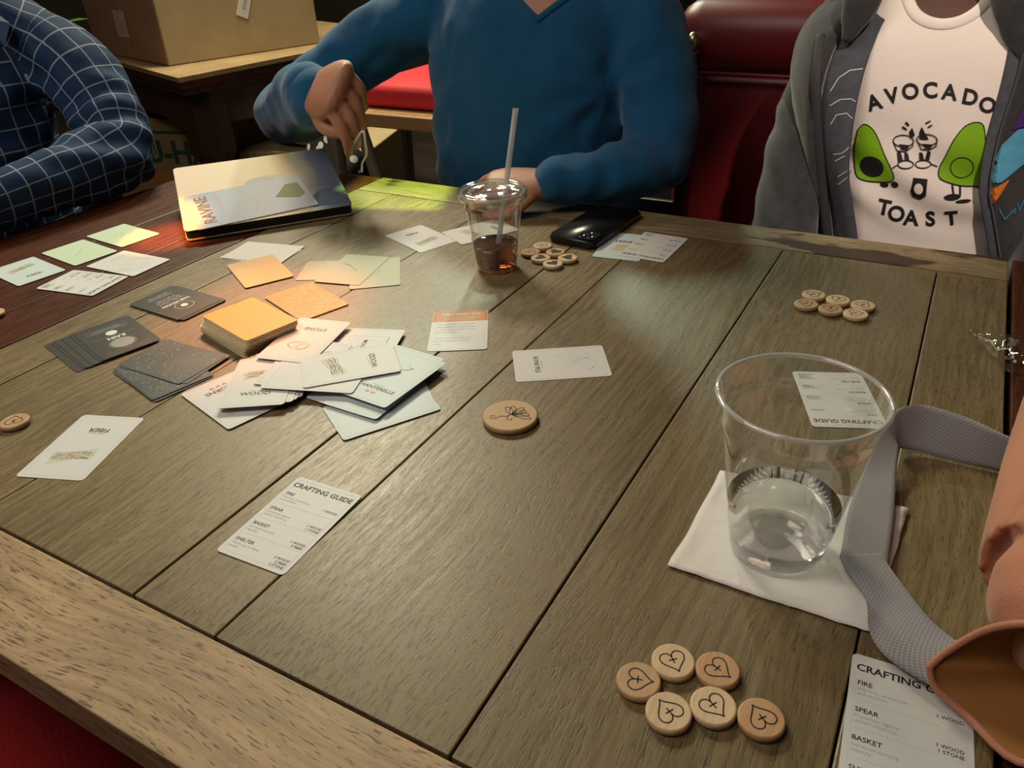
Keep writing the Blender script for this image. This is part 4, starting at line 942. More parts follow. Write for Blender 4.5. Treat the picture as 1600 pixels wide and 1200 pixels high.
# ---- hands: palm plus five separate bent fingers
def hand(name, parent, skm, wrist, palm_end, back, side, fingers, thumb, pw=.041, pt_=.015, voxel=.0026):
    """wrist, palm_end: world points; back: unit normal of the back of the hand; side: unit vector from little finger to index;
       fingers: four lists of joint points; thumb: list of joints"""
    b = bmesh.new(); d = palm_end-wrist
    tube(b, [(*(wrist-d*.45), .028, .021), (*wrist, .027, .020), (*(wrist+d*.35), pw*.88, pt_*1.15), (*(wrist+d*.75), pw, pt_), (*(palm_end), pw*.92, pt_*.72)], 24, ref=tuple(back), e=2.4)
    for f in fingers+[thumb]:
        r0 = f[0]; pts = f[1:]
        tube(b, [(*p_, r0*(1-.11*i_), r0*.93*(1-.11*i_)) for i_, p_ in enumerate(pts)], 12, ref=tuple(back), k=4)
    o = fuse(name, b, skm, voxel, parent, 3); return o

# ---- man in the blue sweater
M_BLUE = mat('blue_knit', (.008, .085, .200), .85, .15, nscale=7, namt=.12, bump=.35, bscale=650, sheen=.25)
p2 = tag(empty('person'), 'person in a plain blue v-neck sweater seated at the far side dealing with raised hand', 'person')
b = bmesh.new()
tube(b, [(-.70, 1.36, .47, .185, .135), (-.70, 1.33, .60, .195, .150), (-.695, 1.315, .74, .195, .145), (-.69, 1.31, .86, .197, .135), (-.685, 1.315, .96, .200, .125), (-.68, 1.32, 1.02, .180, .108), (-.675, 1.325, 1.065, .115, .080), (-.67, 1.325, 1.085, .075, .062)], 36, ref=(0, 1, 0), e=2.3)
# left arm (right in the picture): shoulder, elbow on table edge, forearm on table
tube(b, [(-.545, 1.33, 1.035, .060, .060), (-.490, 1.315, .985, .068, .070), (-.455, 1.29, .92, .066, .068), (-.430, 1.255, .855, .060, .062), (-.415, 1.205, .812, .056, .056)], 22)
tube(b, [(-.425, 1.235, .825, .054, .054), (-.415, 1.185, .806, .055, .050), (-.445, 1.135, .801, .052, .046), (-.490, 1.095, .798, .044, .040), (-.532, 1.065, .796, .040, .036)], 22)
# right arm, lifted over the table
sh = Vector((-.835, 1.33, 1.03)); el = PY(455, 168, 1.17); wr = PY(492, 150, .99)
tube(b, [(*sh, .062, .062), (*(sh.lerp(el, .33)+Vector((-.01, 0, .012))), .064, .064), (*(sh.lerp(el, .7)+Vector((-.005, 0, .01))), .056, .058), (*(el+Vector((0, .01, .004))), .054, .056)], 22)
tube(b, [(*(el+Vector((.01, .02, 0))), .053, .055), (*(el+Vector((0, -.02, -.004))), .055, .058), (*(el.lerp(wr, .5)), .053, .056), (*(el.lerp(wr, .85)), .047, .050), (*(el.lerp(wr, 1.0)), .043, .046)], 22)
def f2(c):
    v = .010*noise.noise(Vector((c.x*9, c.y*9, c.z*5)))+.004*noise.noise(c*26)
    # folds radiating from the right armpit and across the chest
    d = Vector((c.x+.52, 0, c.z-.90)); r = math.hypot(d.x, d.z); a = math.atan2(d.z, d.x)
    v += .0035*math.sin(a*7+.5)*math.exp(-r*8)*min(1, r/.05)
    if c.x > -.56 and c.z < .87: v += .002*math.sin((c.x*1.0+c.y*.8)*90+3*noise.noise(c*14))*math.exp(-((c.z-.82)/.05)**2)
    if c.x < -.80: v += .003*math.sin((c.x*.7-c.z)*60+3*noise.noise(c*10))
    return v
# V neck: cut made by a skin coloured inset later
sw = fuse('sweater', b, M_BLUE, .0075, p2, 6, f2)
b = bmesh.new(); nb = P
nv = [(-.70-.030, 1.195), (-.66, 1.19)]
# neck skin wedge showing in the V and the ribbed collar around it
tip = PY(832, 33, 1.19)
b = bmesh.new()
tube(b, [(-.675, 1.325, 1.03, .070, .062), (-.672, 1.315, 1.09, .060, .058), (-.67, 1.30, 1.14, .056, .056)], 24, ref=(0, 1, 0)); fuse('neck', b, SK_T, .006, p2, 3)
bvs = BVHTree.FromObject(sw, bpy.context.evaluated_depsgraph_get())
def drape(bvh, pts, faces, lift, direction=Vector((0, 1, 0)), start=-.25):
    out = []
    for p_ in pts:
        h_ = bvh.ray_cast(p_+direction*start, direction); out.append(h_[0]-direction*lift if h_[0] else None)
    b = bmesh.new(); vs = [b.verts.new(p_) if p_ else None for p_ in out]
    for f in faces:
        if all(vs[i_] for i_ in f):
            try: b.faces.new([vs[i_] for i_ in f])
            except ValueError: pass
    for v in [v for v in b.verts if not v.link_faces]: b.verts.remove(v)
    return b
tl, trr = tip+Vector((-.095, 0, .070)), tip+Vector((.095, 0, .070))
g_ = 8; pts = []; fc = []
for i_ in range(g_+1):
    for j in range(g_+1): pts.append((tip.lerp(tl, i_/g_)).lerp(tip.lerp(trr, i_/g_), j/g_))
for i_ in range(g_):
    for j in range(g_): fc.append((i_*(g_+1)+j, i_*(g_+1)+j+1, (i_+1)*(g_+1)+j+1, (i_+1)*(g_+1)+j))
b = drape(bvs, pts, fc, .002); bmesh.ops.remove_doubles(b, verts=b.verts[:], dist=1e-5); obj('chest_skin', b, SK_T, p2, True)
for e_ in (tl, trr):
    q_ = [tip.lerp(e_, t/10) for t in range(11)]; q2 = []
    for p_ in q_:
        h_ = bvs.ray_cast(p_+Vector((0, -.25, 0)), Vector((0, 1, 0)))
        if h_[0]: q2.append((*h_[0], .006, .004))
    b = bmesh.new(); tube(b, q2, 10, k=1, ref=(0, 1, 0)); obj('collar_rib', b, M_BLUE, sw, True)
head(p2, Vector((-.665, 1.285, 1.235)), -PI/2-.2, SK_T, M_HAIR)
b = bmesh.new()
for sx in (-.1, .1): tube(b, [(-.70+sx, 1.42, .53, .09, .08), (-.70+sx*1.2, 1.2, .545, .085, .075), (-.70+sx*1.4, .98, .54, .068, .066), (-.70+sx*1.4, .94, .48, .062, .06), (-.70+sx*1.4, .95, .28, .055, .055), (-.70+sx*1.4, .97, .07, .045, .045)], 18, ref=(1, 0, 0))
fuse('trousers', b, mat('dark_denim', (.02, .025, .04), .8), .014, p2, 3)
for sx in (-.14, .14):
    b = bmesh.new(); tube(b, [(-.70+sx, 1.0, .045, .042, .042), (-.70+sx, .92, .035, .045, .034), (-.70+sx, .83, .028, .036, .024)], 16, ref=(0, 0, 1)); obj('shoe', b, M_BLACK, p2, True)
# raised right hand, back of hand to the viewer, fingers curling down
w0 = wr; pe = PY(568, 122, .915); d = (pe-w0); 
pe = w0+d.normalized()*.098
dn = d.normalized(); bk_ = Vector((.12, -.72, .66)); bk_ = (bk_-dn*bk_.dot(dn)).normalized(); sd_ = dn.cross(bk_).normalized()
if sd_.z < 0 and False: sd_ = -sd_
# index side: towards the viewer's left/down (thumb below)
th_side = sd_ if sd_.dot(Vector((.2, -.6, -.5))) > 0 else -sd_
fs = []
for i_, (o_, L) in enumerate(((.031, .078), (.0105, .086), (-.0105, .080), (-.031, .066))):
    base = pe+th_side*o_-dn*.012; dz_ = Vector((0, 0, -1)); c1 = (dn*.45-bk_*.35+dz_*.55+th_side*.06*(1-i_)).normalized(); c2 = (dz_*.9-bk_*.35-dn*.15).normalized(); c3 = (dz_*.7-bk_*.3-dn*.6).normalized()
    a1 = base+c1*L*.48; a2 = a1+c2*L*.34; a3 = a2+c3*L*.26
    fs.append([.0122 if i_ < 3 else .0108, base-dn*.02, base+bk_*.002, a1, a2, a3])
tb = w0+dn*.028+th_side*.026-bk_*.004
thp = [.0138, tb, tb+dn*.022+th_side*.022-bk_*.010, tb+dn*.044+th_side*.030-bk_*.022, tb+dn*.066+th_side*.026-bk_*.034]
hR = hand('right_hand', p2, SK_T, w0, pe, bk_, th_side, fs, thp, pw=.049, pt_=.020)
b = bmesh.new(); cw = el.lerp(wr, .97); tube(b, [(*el.lerp(wr, .93), .046, .049), (*el.lerp(wr, 1.0), .045, .048), (*(wr+(wr-el).normalized()*.008), .042, .045)], 24); obj('cuff', b, M_BLUE, sw, True)
# thin white cord pinched in the fingers
tipf = fs[0][-1]
q_ = [PY(566, 205, tipf.y), PY(571, 225, tipf.y), PY(572, 243, tipf.y+.01), PY(566, 255, tipf.y+.01), PY(565, 268, tipf.y+.02)]
b = bmesh.new(); tube(b, [(*p_, .0016, .0016) for p_ in [tipf]+q_], 8); tag(obj('white_cord', b, mat('cord_white', (.7, .68, .66), .5), None, True), 'thin white cord dangling from the raised hand', 'cord')
# left hand lying on the table, fingers to the left
w1 = Vector((-.540, 1.06, .792)); pe1 = Vector((-.620, 1.022, .790)); d1 = (pe1-w1).normalized(); bk1 = Vector((.05, -.35, .93)); bk1 = (bk1-d1*bk1.dot(d1)).normalized(); s1 = d1.cross(bk1).normalized()
if s1.y > 0: s1 = -s1
fs = []
for i_, (o_, L) in enumerate(((-.030, .070), (-.010, .078), (.011, .074), (.030, .058))):
    base = pe1+s1*(-o_)-d1*.012; c1 = (d1*.92-bk1*.30-s1*.0).normalized(); c2 = (d1*.55-bk1*.75).normalized(); c3 = (d1*.2-bk1*.9).normalized()
    a1 = base+c1*L*.48; a2 = a1+c2*L*.30; a3 = a2+c3*L*.16; a3.z = max(a3.z, TZ+.010); a2.z = max(a2.z, TZ+.012)
    fs.append([.0096 if i_ < 3 else .0085, base-d1*.02, base+bk1*.001, a1, a2, a3])
tb = w1+d1*.025+s1*.026; thp = [.0112, tb, tb+d1*.025+s1*.020-bk1*.010, tb+d1*.050+s1*.022-bk1*.018, tb+d1*.072+s1*.014-bk1*.022]
hand('left_hand', p2, SK_T, w1, pe1, bk1, s1, fs, thp)

# ---- person in the checked shirt (left)
def checkmat():
    mt, n, l, bs = newmat('navy_windowpane_check'); uv = N(n, 'ShaderNodeUVMap'); sp = N(n, 'ShaderNodeSeparateXYZ'); l.new(uv.outputs[0], sp.inputs[0]); mxv = None
    for ax in ('X', 'Y'):
        f = N(n, 'ShaderNodeMath', operation='FRACT'); l.new(sp.outputs[ax], f.inputs[0])
        a = N(n, 'ShaderNodeMath', operation='SUBTRACT'); l.new(f.outputs[0], a.inputs[0]); a.inputs[1].default_value = .5
        ab = N(n, 'ShaderNodeMath', operation='ABSOLUTE'); l.new(a.outputs[0], ab.inputs[0])
        c = N(n, 'ShaderNodeMapRange'); c.inputs['From Min'].default_value = .022; c.inputs['From Max'].default_value = .045; c.inputs['To Min'].default_value = .7; c.inputs['To Max'].default_value = 0; l.new(ab.outputs[0], c.inputs['Value'])
        if mxv is None: mxv = c
        else:
            m_ = N(n, 'ShaderNodeMath', operation='MAXIMUM'); l.new(mxv.outputs[0], m_.inputs[0]); l.new(c.outputs[0], m_.inputs[1]); mxv = m_
    mx = N(n, 'ShaderNodeMix', data_type='RGBA'); l.new(mxv.outputs[0], mx.inputs[0]); mx.inputs[6].default_value = (.012, .034, .090, 1); mx.inputs[7].default_value = (.36, .42, .52, 1)
    l.new(mx.outputs[2], bs.inputs['Base Color']); bs.inputs['Roughness'].default_value = .8; bs.inputs['Specular IOR Level'].default_value = .2; return mt
p1 = tag(empty('person'), 'person in a navy shirt with white windowpane check leaning a forearm on the dark leaf', 'person')
S1 = Vector((-1.50, .90, 1.00)); E1 = Vector((-1.315, .865, .812)); W1_ = Vector((-1.285, .56, .800))
torso1 = [(-1.60, .72, .46, .13, .17), (-1.585, .72, .62, .145, .185), (-1.575, .72, .78, .145, .195), (-1.575, .725, .90, .14, .205), (-1.58, .73, .99, .12, .205), (-1.59, .73, 1.04, .10, .16), (-1.595, .73, 1.085, .075, .08)]
arm1 = [(S1.x-.03, S1.y-.03, S1.z+.02, .062, .062), (S1.x, S1.y+.01, S1.z-.02, .070, .070), (-1.435, .925, .935, .070, .072), (-1.375, .92, .87, .066, .068), (-1.325, .885, .822, .060, .058)]
fore1 = [(-1.335, .90, .828, .054, .052), (-1.308, .845, .812, .058, .052), (-1.305, .77, .806, .055, .050), (-1.30, .68, .802, .049, .045), (-1.30, .58, .797, .043, .040)]
def uvfrom(o, chains):
    """wrap a cloth grid: take the coordinates of the loft each point was grown from"""
    from mathutils.geometry import barycentric_transform as bct
    sets = []
    for ch, seg, ref, nu in chains:
        t_ = bmesh.new(); rings = tube(t_, ch, seg, ref=ref, cap=False, e=2.0); co_ = [[v.co.copy() for v in r_] for r_ in rings]; t_.free()
        L = [0]
        for a_, b_ in zip(co_, co_[1:]): L.append(L[-1]+sum((p_-q_).length for p_, q_ in zip(a_, b_))/seg)
        V = []; F = []; UV = []
        for i_ in range(len(co_)-1):
            for q_ in range(seg):
                q2 = (q_+1) % seg; c4 = [(co_[i_][q_], q_/seg*nu, L[i_]), (co_[i_][q2], (q_+1)/seg*nu, L[i_]), (co_[i_+1][q2], (q_+1)/seg*nu, L[i_+1]), (co_[i_+1][q_], q_/seg*nu, L[i_+1])]
                for tri in ((0, 1, 2), (0, 2, 3)):
                    n0 = len(V)
                    for k_ in tri: V.append(c4[k_][0]); UV.append(Vector((c4[k_][1], c4[k_][2]/.033, 0)))
                    F.append((n0, n0+1, n0+2))
        sets.append((BVHTree.FromPolygons(V, F), V, UV, nu))
    me = o.data; uvs = []
    for v in me.vertices:
        best = None
        for ci, (bv, V, UV, nu) in enumerate(sets):
            loc, nrm, fi, ds = bv.find_nearest(v.co)
            if loc is not None and (best is None or ds < best[0]): best = (ds, loc, fi, ci)
        ds, loc, fi, ci = best; bv, V, UV, nu = sets[ci]
        r_ = bct(loc, V[fi*3], V[fi*3+1], V[fi*3+2], UV[fi*3], UV[fi*3+1], UV[fi*3+2]); uvs.append((r_.x, r_.y, nu, ci))
    ul_ = me.uv_layers.new(name='UVMap')
    for p_ in me.polygons:
        cs = [uvs[me.loops[l_].vertex_index] for l_ in p_.loop_indices]
        if len({c[3] for c in cs}) > 1: cs = [cs[0]]*len(cs)
        mxu = max(c[0] for c in cs)
        for l_, c in zip(p_.loop_indices, cs): ul_.data[l_].uv = (c[0]+(c[2] if mxu-c[0] > c[2]/2 else 0), c[1])
armf = arm1[:4]+[(-1.318, .892, .822, .060, .056)]+fore1[1:]
b = bmesh.new()
tube(b, torso1, 34, ref=(0, 1, 0), e=2.3)
tube(b, armf, 22)
tube(b, [(-1.58, .54, 1.02, .06, .06), (-1.52, .50, .96, .066, .066), (-1.44, .46, .88, .06, .06), (-1.38, .42, .82, .055, .052)], 20); tube(b, [(-1.39, .43, .825, .052, .05), (-1.34, .42, .805, .05, .046), (-1.26, .44, .80, .044, .04)], 20)
def f1(c):
    v = .008*noise.noise(c*11)+.004*noise.noise(c*28)
    if c.x > -1.50: v += .007*math.sin((c.y*.5+c.z*1.0-c.x*.6)*95+2.5*noise.noise(c*9))*math.exp(-((c-E1).length/.12)**2)+.003*math.sin((c.z+c.x)*70+2*noise.noise(c*12))
    return v
sh1 = fuse('checked_shirt', b, checkmat(), .0075, p1, 5, f1)
uvfrom(sh1, [(torso1, 34, (0, 1, 0), 30), (armf, 22, (0, 0, 1), 12), ([(-1.58, .54, 1.02, .06, .06), (-1.52, .50, .96, .066, .066), (-1.44, .46, .88, .06, .06), (-1.38, .42, .82, .055, .052), (-1.26, .44, .80, .044, .04)], 20, (0, 0, 1), 12)])
for yy, sgn in ((.68, -1), (.78, 1)):
    b = bmesh.new(); pts_ = [(-1.49, yy, 1.075), (-1.455, yy+sgn*.015, 1.05), (-1.435, yy+sgn*.035, 1.0), (-1.45, yy+sgn*.065, 1.03), (-1.53, yy+sgn*.05, 1.09)]
    f = b.faces.new([b.verts.new(p_) for p_ in pts_]); o = obj('collar_flap', b, mat('navy_cloth', (.018, .05, .13), .8), sh1); sd = o.modifiers.new('s', 'SOLIDIFY'); sd.thickness = .003
head(p1, Vector((-1.575, .74, 1.245)), .0, SK_L, M_HAIR)
def simple_hand(nm, par, skm, w_, dirv, up=Vector((0, 0, 1)), thumbsgn=1):
    d_ = dirv.normalized(); up = (up-d_*up.dot(d_)).normalized(); s_ = d_.cross(up)*thumbsgn; pe_ = w_+d_*.085; fs_ = []
    for i_, (o_, L) in enumerate(((.030, .070), (.010, .078), (-.011, .073), (-.030, .058))):
        bs_ = pe_+s_*o_-d_*.012; a1 = bs_+(d_*.95-up*.2).normalized()*L*.48; a2 = a1+(d_*.75-up*.5).normalized()*L*.3; a3 = a2+(d_*.6-up*.6).normalized()*L*.18
        fs_.append([.0095, bs_-d_*.02, bs_, a1, a2, a3])
    tb_ = w_+d_*.025+s_*.026
    return hand(nm, par, skm, w_, pe_, up, s_, fs_, [.011, tb_, tb_+d_*.025+s_*.018-up*.004, tb_+d_*.048+s_*.022-up*.010, tb_+d_*.066+s_*.018-up*.014])
simple_hand('left_hand', p1, SK_L, Vector((-1.30, .565, .785)), Vector((.02, -1, 0)), thumbsgn=-1)
simple_hand('right_hand', p1, SK_L, Vector((-1.25, .442, .787)), Vector((1, .1, 0)), thumbsgn=1)
b = bmesh.new()
for sy in (-.1, .1): tube(b, [(-1.66, .72+sy, .53, .09, .08), (-1.45, .72+sy*1.2, .545, .082, .075), (-1.22, .72+sy*1.3, .54, .066, .064), (-1.18, .72+sy*1.3, .47, .06, .06), (-1.19, .72+sy*1.3, .07, .045, .045)], 18, ref=(0, 1, 0))
fuse('trousers', b, mat('grey_trousers', (.04, .04, .045), .8), .014, p1, 3)
for sy in (-.13, .13):
    b = bmesh.new(); tube(b, [(-1.22, .72+sy, .045, .042, .042), (-1.14, .72+sy, .035, .045, .034), (-1.05, .72+sy, .028, .036, .024)], 16, ref=(0, 0, 1)); obj('shoe', b, M_BLACK, p1, True)
for (nm, x, y, lab) in (('side_chair', -.70, 1.36, 'dark wooden chair under the man in blue'), ('side_chair', -1.62, .72, 'dark wooden chair under the person in the checked shirt')):
    o = tag(empty(nm, (x, y, 0)), lab, 'chair'); b = bmesh.new(); box(b, -.21, .21, -.2, .2, .40, .445, .008); obj('seat', b, M_DKW, o)
    for sx in (-.18, .18):
        for sy in (-.17, .17): b = bmesh.new(); box(b, sx-.018, sx+.018, sy-.018, sy+.018, 0, .399, .003); obj('leg', b, M_DKW, o)
    if y > 1:
        for sx in (-.225, .225):
            b = bmesh.new(); box(b, sx-.014, sx+.014, .172, .198, .446, .918, .004); ps_ = obj('back_post', b, M_DKW, o)
            b = bmesh.new(); lathe(b, [(0, .919), (.007, .919), (.007, .925), (.012, .933), (.012, .941), (.006, .950), (0, .952)], 16, Matrix.Translation((sx, .185, 0))); obj('knob', b, mat('brass', (.62, .50, .30), .3, metal=.9), ps_, True)
        for z_ in (.60, .74, .86): b = bmesh.new(); box(b, -.210, .210, .178, .192, z_-.025, z_+.025, .003); obj('back_slat', b, M_DKW, o)

# ---- person in white tee and grey hoodie (right)
M_TEE = mat('white_jersey', (.78, .72, .68), .85, .15, bump=.15, bscale=500)
M_HOOD = mat('grey_fleece', (.038, .038, .041), .9, .1, nscale=60, namt=.2, bump=.3, bscale=400, sheen=.3)
M_INNER = mat('grey_fleece_inner', (.075, .082, .098), .9, .1, nscale=90, namt=.15)
p3 = tag(empty('person'), 'person in a white tee with avocado print under an open grey hoodie', 'person')
tee_ch = [(-.020, 1.40, .46, .150, .110), (-.025, 1.385, .60, .152, .125), (-.030, 1.37, .72, .150, .125), (-.038, 1.355, .84, .155, .125), (-.042, 1.35, .94, .165, .120), (-.045, 1.355, 1.00, .150, .098), (-.045, 1.36, 1.04, .105, .075), (-.045, 1.365, 1.06, .075, .062)]
b = bmesh.new(); tube(b, tee_ch, 36, ref=(0, 1, 0), e=2.3)
def ftee(c): return .005*noise.noise(c*9)+.0045*math.sin((c.z*1.0+.45*c.x)*80+3*noise.noise(c*6))*math.exp(-((c.z-.80)/.055)**2)
tee = fuse('t_shirt', b, M_TEE, .007, p3, 5, ftee)
tbv = BVHTree.FromObject(tee, bpy.context.evaluated_depsgraph_get())
YT = 1.235
def onpl(px, py): return PY(px, py, YT)
def subtri(pts, fcs, mx=.006):
    """split long edges so that the print follows the cloth"""
    b = bmesh.new(); vs = [b.verts.new(p_) for p_ in pts]
    for f in fcs:
        try: b.faces.new([vs[i_] for i_ in f])
        except ValueError: pass
    bmesh.ops.triangulate(b, faces=b.faces[:])
    for _ in range(5):
        es = [e for e in b.edges if e.calc_length() > mx]
        if not es: break
        bmesh.ops.subdivide_edges(b, edges=es, cuts=1); bmesh.ops.triangulate(b, faces=b.faces[:])
    b.verts.index_update(); P_ = [v.co.copy() for v in b.verts]; F_ = [tuple(v.index for v in f.verts) for f in b.faces]; b.free(); return P_, F_
def decal(name, polys, mt, parent, bvh, lift):
    pts = []; fcs = []
    for poly in polys:
        n0 = len(pts); pts += [onpl(*p_) for p_ in poly]; fcs.append(tuple(range(n0, n0+len(poly))))
    P_, F_ = subtri(pts, fcs); b = drape(bvh, P_, F_, lift); return obj(name, b, mt, parent)
def decal_stroke(name, lines, wd, mt, parent, bvh, lift):
    pl = []
    for ln in lines:
        for (x0, y0), (x1, y1) in zip(ln, ln[1:]):
            L = math.hypot(x1-x0, y1-y0) or 1; nx, ny = -(y1-y0)/L*wd/2, (x1-x0)/L*wd/2; ex_, ey_ = (x1-x0)/L*wd*.3, (y1-y0)/L*wd*.3
            pl.append([(x0+nx-ex_, y0+ny-ey_), (x1+nx+ex_, y1+ny+ey_), (x1-nx+ex_, y1-ny+ey_), (x0-nx-ex_, y0-ny-ey_)])
    return decal(name, pl, mt, parent, bvh, lift)
def letter(ch, px, py, size, rot, mt, parent):
    vs, fs = textmesh(ch, size, .03); c, s_ = math.cos(rot), math.sin(rot)
    pts = [onpl(px+(v[0]*c-v[1]*s_), py-(v[0]*s_+v[1]*c)) for v in vs]; P_, F_ = subtri(pts, fs); b = drape(tbv, P_, F_, .0014); obj('printed_letter', b, mt, parent)
for ch_, x, y, r in (('A', 1366, 161, .30), ('V', 1394, 150, .2), ('O', 1423, 143, .08), ('C', 1454, 141, 0), ('A', 1484, 144, -.12), ('D', 1516, 152, -.22), ('O', 1543, 165, -.3)): letter(ch_, x, y, 33, r, M_INK, tee)
for ch_, x, y, r in (('T', 1381, 326, -.2), ('O', 1400, 336, -.15), ('A', 1423, 343, -.1), ('S', 1453, 345, 0), ('T', 1486, 345, .05)): letter(ch_, x, y, 33, r, M_INK, tee)
AVO = mat('print_avocado', (.20, .42, .01), .6); AVI = mat('print_dark_green', (.01, .03, .008), .6)
def arcp(cx, cy, rx, ry, a0=0, a1=360, k=22): return [(cx+rx*math.cos(math.radians(a0+(a1-a0)*i_/k)), cy+ry*math.sin(math.radians(a0+(a1-a0)*i_/k))) for i_ in range(k+(0 if a1-a0 == 360 else 1))]
av1 = [(1339, 205), (1347, 196), (1357, 197), (1369, 210), (1382, 240), (1393, 262), (1397, 276), (1390, 284), (1370, 286), (1345, 284), (1334, 274), (1332, 240)]
av2 = [(1522, 190), (1508, 196), (1492, 215), (1478, 242), (1468, 262), (1468, 276), (1480, 284), (1500, 291), (1520, 294), (1535, 292), (1540, 240), (1537, 196)]
av1 = [tuple(q) for q in spline(av1+[av1[0]], 4)][:-1]; av2 = [tuple(q) for q in spline(av2+[av2[0]], 4)][:-1]
decal('printed_avocado', [av1], AVO, tee, tbv, .0012); decal('printed_avocado', [av2], AVO, tee, tbv, .0012)
for av_ in (av1, av2): decal_stroke('printed_outline', [av_+[av_[0]]], 1.6, M_INK, tee, tbv, .0018)
decal('printed_stone', [arcp(1361, 262, 20, 17)], M_INK, tee, tbv, .0020)
decal_stroke('printed_outline', [arcp(1503, 262, 18, 17)+[(1521, 262)]], 1.5, M_INK, tee, tbv, .0018)
lines = [arcp(1412, 219, 16, 9)+[(1428, 219)], arcp(1449, 217, 16, 9)+[(1465, 217)], [(1396, 221), (1402, 234), (1415, 236), (1426, 228), (1428, 219)], [(1434, 219), (1440, 232), (1452, 233), (1463, 227), (1465, 217)],
         arcp(1416, 255, 12, 6)+[(1428, 255)], arcp(1443, 255, 12, 6)+[(1455, 255)], [(1395, 261), (1404, 255)], [(1455, 255), (1465, 259)]]
decal_stroke('printed_glasses', lines, 1.6, M_INK, tee, tbv, .0018)
decal('printed_wine', [[(1405, 224), (1422, 226), (1418, 234), (1408, 232)], [(1442, 223), (1459, 224), (1454, 231), (1446, 230)], [(1421, 205), (1426, 198), (1430, 210), (1423, 216)], [(1437, 206), (1441, 196), (1447, 208), (1452, 216), (1438, 216)]]+
      [[(1409, 198), (1412, 196), (1419, 201), (1416, 202)], [(1414, 190), (1418, 189), (1422, 194), (1419, 196)], [(1446, 190), (1455, 186), (1455, 188), (1448, 192)], [(1450, 196), (1458, 192), (1457, 195), (1451, 198)]]+
      [[(1402, 236), (1408, 236), (1412, 250), (1404, 252)], [(1414, 236), (1419, 238), (1422, 250), (1414, 248)], [(1437, 236), (1442, 238), (1445, 250), (1437, 248)], [(1450, 234), (1455, 236), (1452, 250), (1446, 248)]], M_INK, tee, tbv, .0020)
decal('printed_bottle', [[(1428, 275), (1450, 278), (1449, 284), (1447, 305), (1438, 311), (1426, 307), (1423, 298), (1427, 282)]], M_INK, tee, tbv, .0014)
decal('printed_bottle_label', [arcp(1436, 293, 7, 9)], M_TEE, tee, tbv, .0024)
for ft_ in (arcp(1381, 290, 7, 4), arcp(1398, 288, 6, 5), arcp(1488, 308, 13, 5), arcp(1505, 316, 12, 3)): decal('printed_foot', [ft_], M_INK, tee, tbv, .0014)
decal_stroke('printed_legs', [[(1500, 292), (1500, 306)], [(1488, 290), (1490, 305)]], 3, M_INK, tee, tbv, .0014)
# neck and collar
b = bmesh.new(); tube(b, [(-.045, 1.36, 1.01, .078, .070), (-.045, 1.35, 1.07, .062, .060), (-.045, 1.33, 1.13, .058, .058)], 24, ref=(0, 1, 0)); fuse('neck', b, SK_D, .006, p3, 3)
cl_ = spline([(1402, -40), (1410, -6), (1424, 22), (1444, 36), (1470, 41), (1500, 36), (1528, 20), (1545, -2), (1556, -40)], 4)
scoop = [(x, y) for x, y in cl_]
decal('chest_skin', [scoop], SK_D, p3, tbv, .002)
q_ = []
for x, y in scoop:
    h_ = tbv.ray_cast(onpl(x, y)+Vector((0, -.25, 0)), Vector((0, 1, 0)))
    if h_[0]: q_.append((*(h_[0]+Vector((0, -.001, 0))), .0075, .0035))
b = bmesh.new(); tube(b, q_, 12, k=1, ref=(0, 1, 0)); obj('neckband', b, M_TEE, tee, True)
head(p3, Vector((-.045, 1.335, 1.22)), -PI/2-.15, SK_D, M_HAIR, .97)
# hoodie body: open shell around the tee
def shell(name, th, mt, grow, aL, aR, parent, zs=None, vox=None):
    b = bmesh.new(); rows = []
    K = 44
    chn = spline(tee_ch[:7], 5)
    for p_ in chn:
        z = p_[2]; fz = (z-.46)/(1.04-.46)
        a0 = math.radians(aL(z)); a1 = math.radians(aR(z)); row = []
        for i_ in range(K+1):
            a = a0+(a1-a0)*i_/K; ca, sa = math.cos(a), math.sin(a); e = 2/2.3
            gx = grow+.012*math.sin(fz*9+a*2)
            row.append(b.verts.new((p_[0]+math.copysign(abs(ca)**e, ca)*(p_[3]+gx), p_[1]+math.copysign(abs(sa)**e, sa)*(p_[4]+gx), z)))
        rows.append(row)
    for r0, r1 in zip(rows, rows[1:]):
        for i_ in range(K): b.faces.new((r0[i_], r0[i_+1], r1[i_+1], r1[i_]))
    o = obj(name, b, mt, parent, True); sd = o.modifiers.new('s', 'SOLIDIFY'); sd.thickness = th; sd.offset = 0; return o
# angles measured counter-clockwise from +x; the front of the person is -90 deg. Shell runs from the right opening edge round the back to the left edge
def angL(z): return -90+24+max(0, .80-z)*110       # picture-right edge
def angR(z): return 270-28+max(0, .80-z)*50          # picture-left edge
sb_ = shell('hoodie_lining', .004, M_INNER, .014, angL, angR, p3)
sh_ = shell('hoodie', .012, M_HOOD, .026, lambda z: angL(z)+4, lambda z: angR(z)-17, p3)
hz = bmesh.new()
AL = [(-.145, 1.365, 1.010, .054, .052), (-.175, 1.36, .970, .056, .058), (-.200, 1.345, .90, .054, .058), (-.212, 1.32, .82, .054, .058), (-.216, 1.28, .745, .052, .056), (-.205, 1.20, .68, .05, .052), (-.17, 1.13, .64, .045, .045), (-.12, 1.08, .625, .040, .040)]
tube(hz, AL, 22, ref=(0, 1, 0)); 
AR = [(.075, 1.365, 1.015, .058, .055), (.12, 1.36, .97, .062, .062), (.155, 1.34, .88, .058, .06), (.165, 1.30, .78, .055, .058), (.15, 1.22, .69, .05, .052), (.09, 1.13, .645, .045, .045), (.03, 1.09, .63, .04, .04)]
tube(hz, AR, 22, ref=(0, 1, 0))
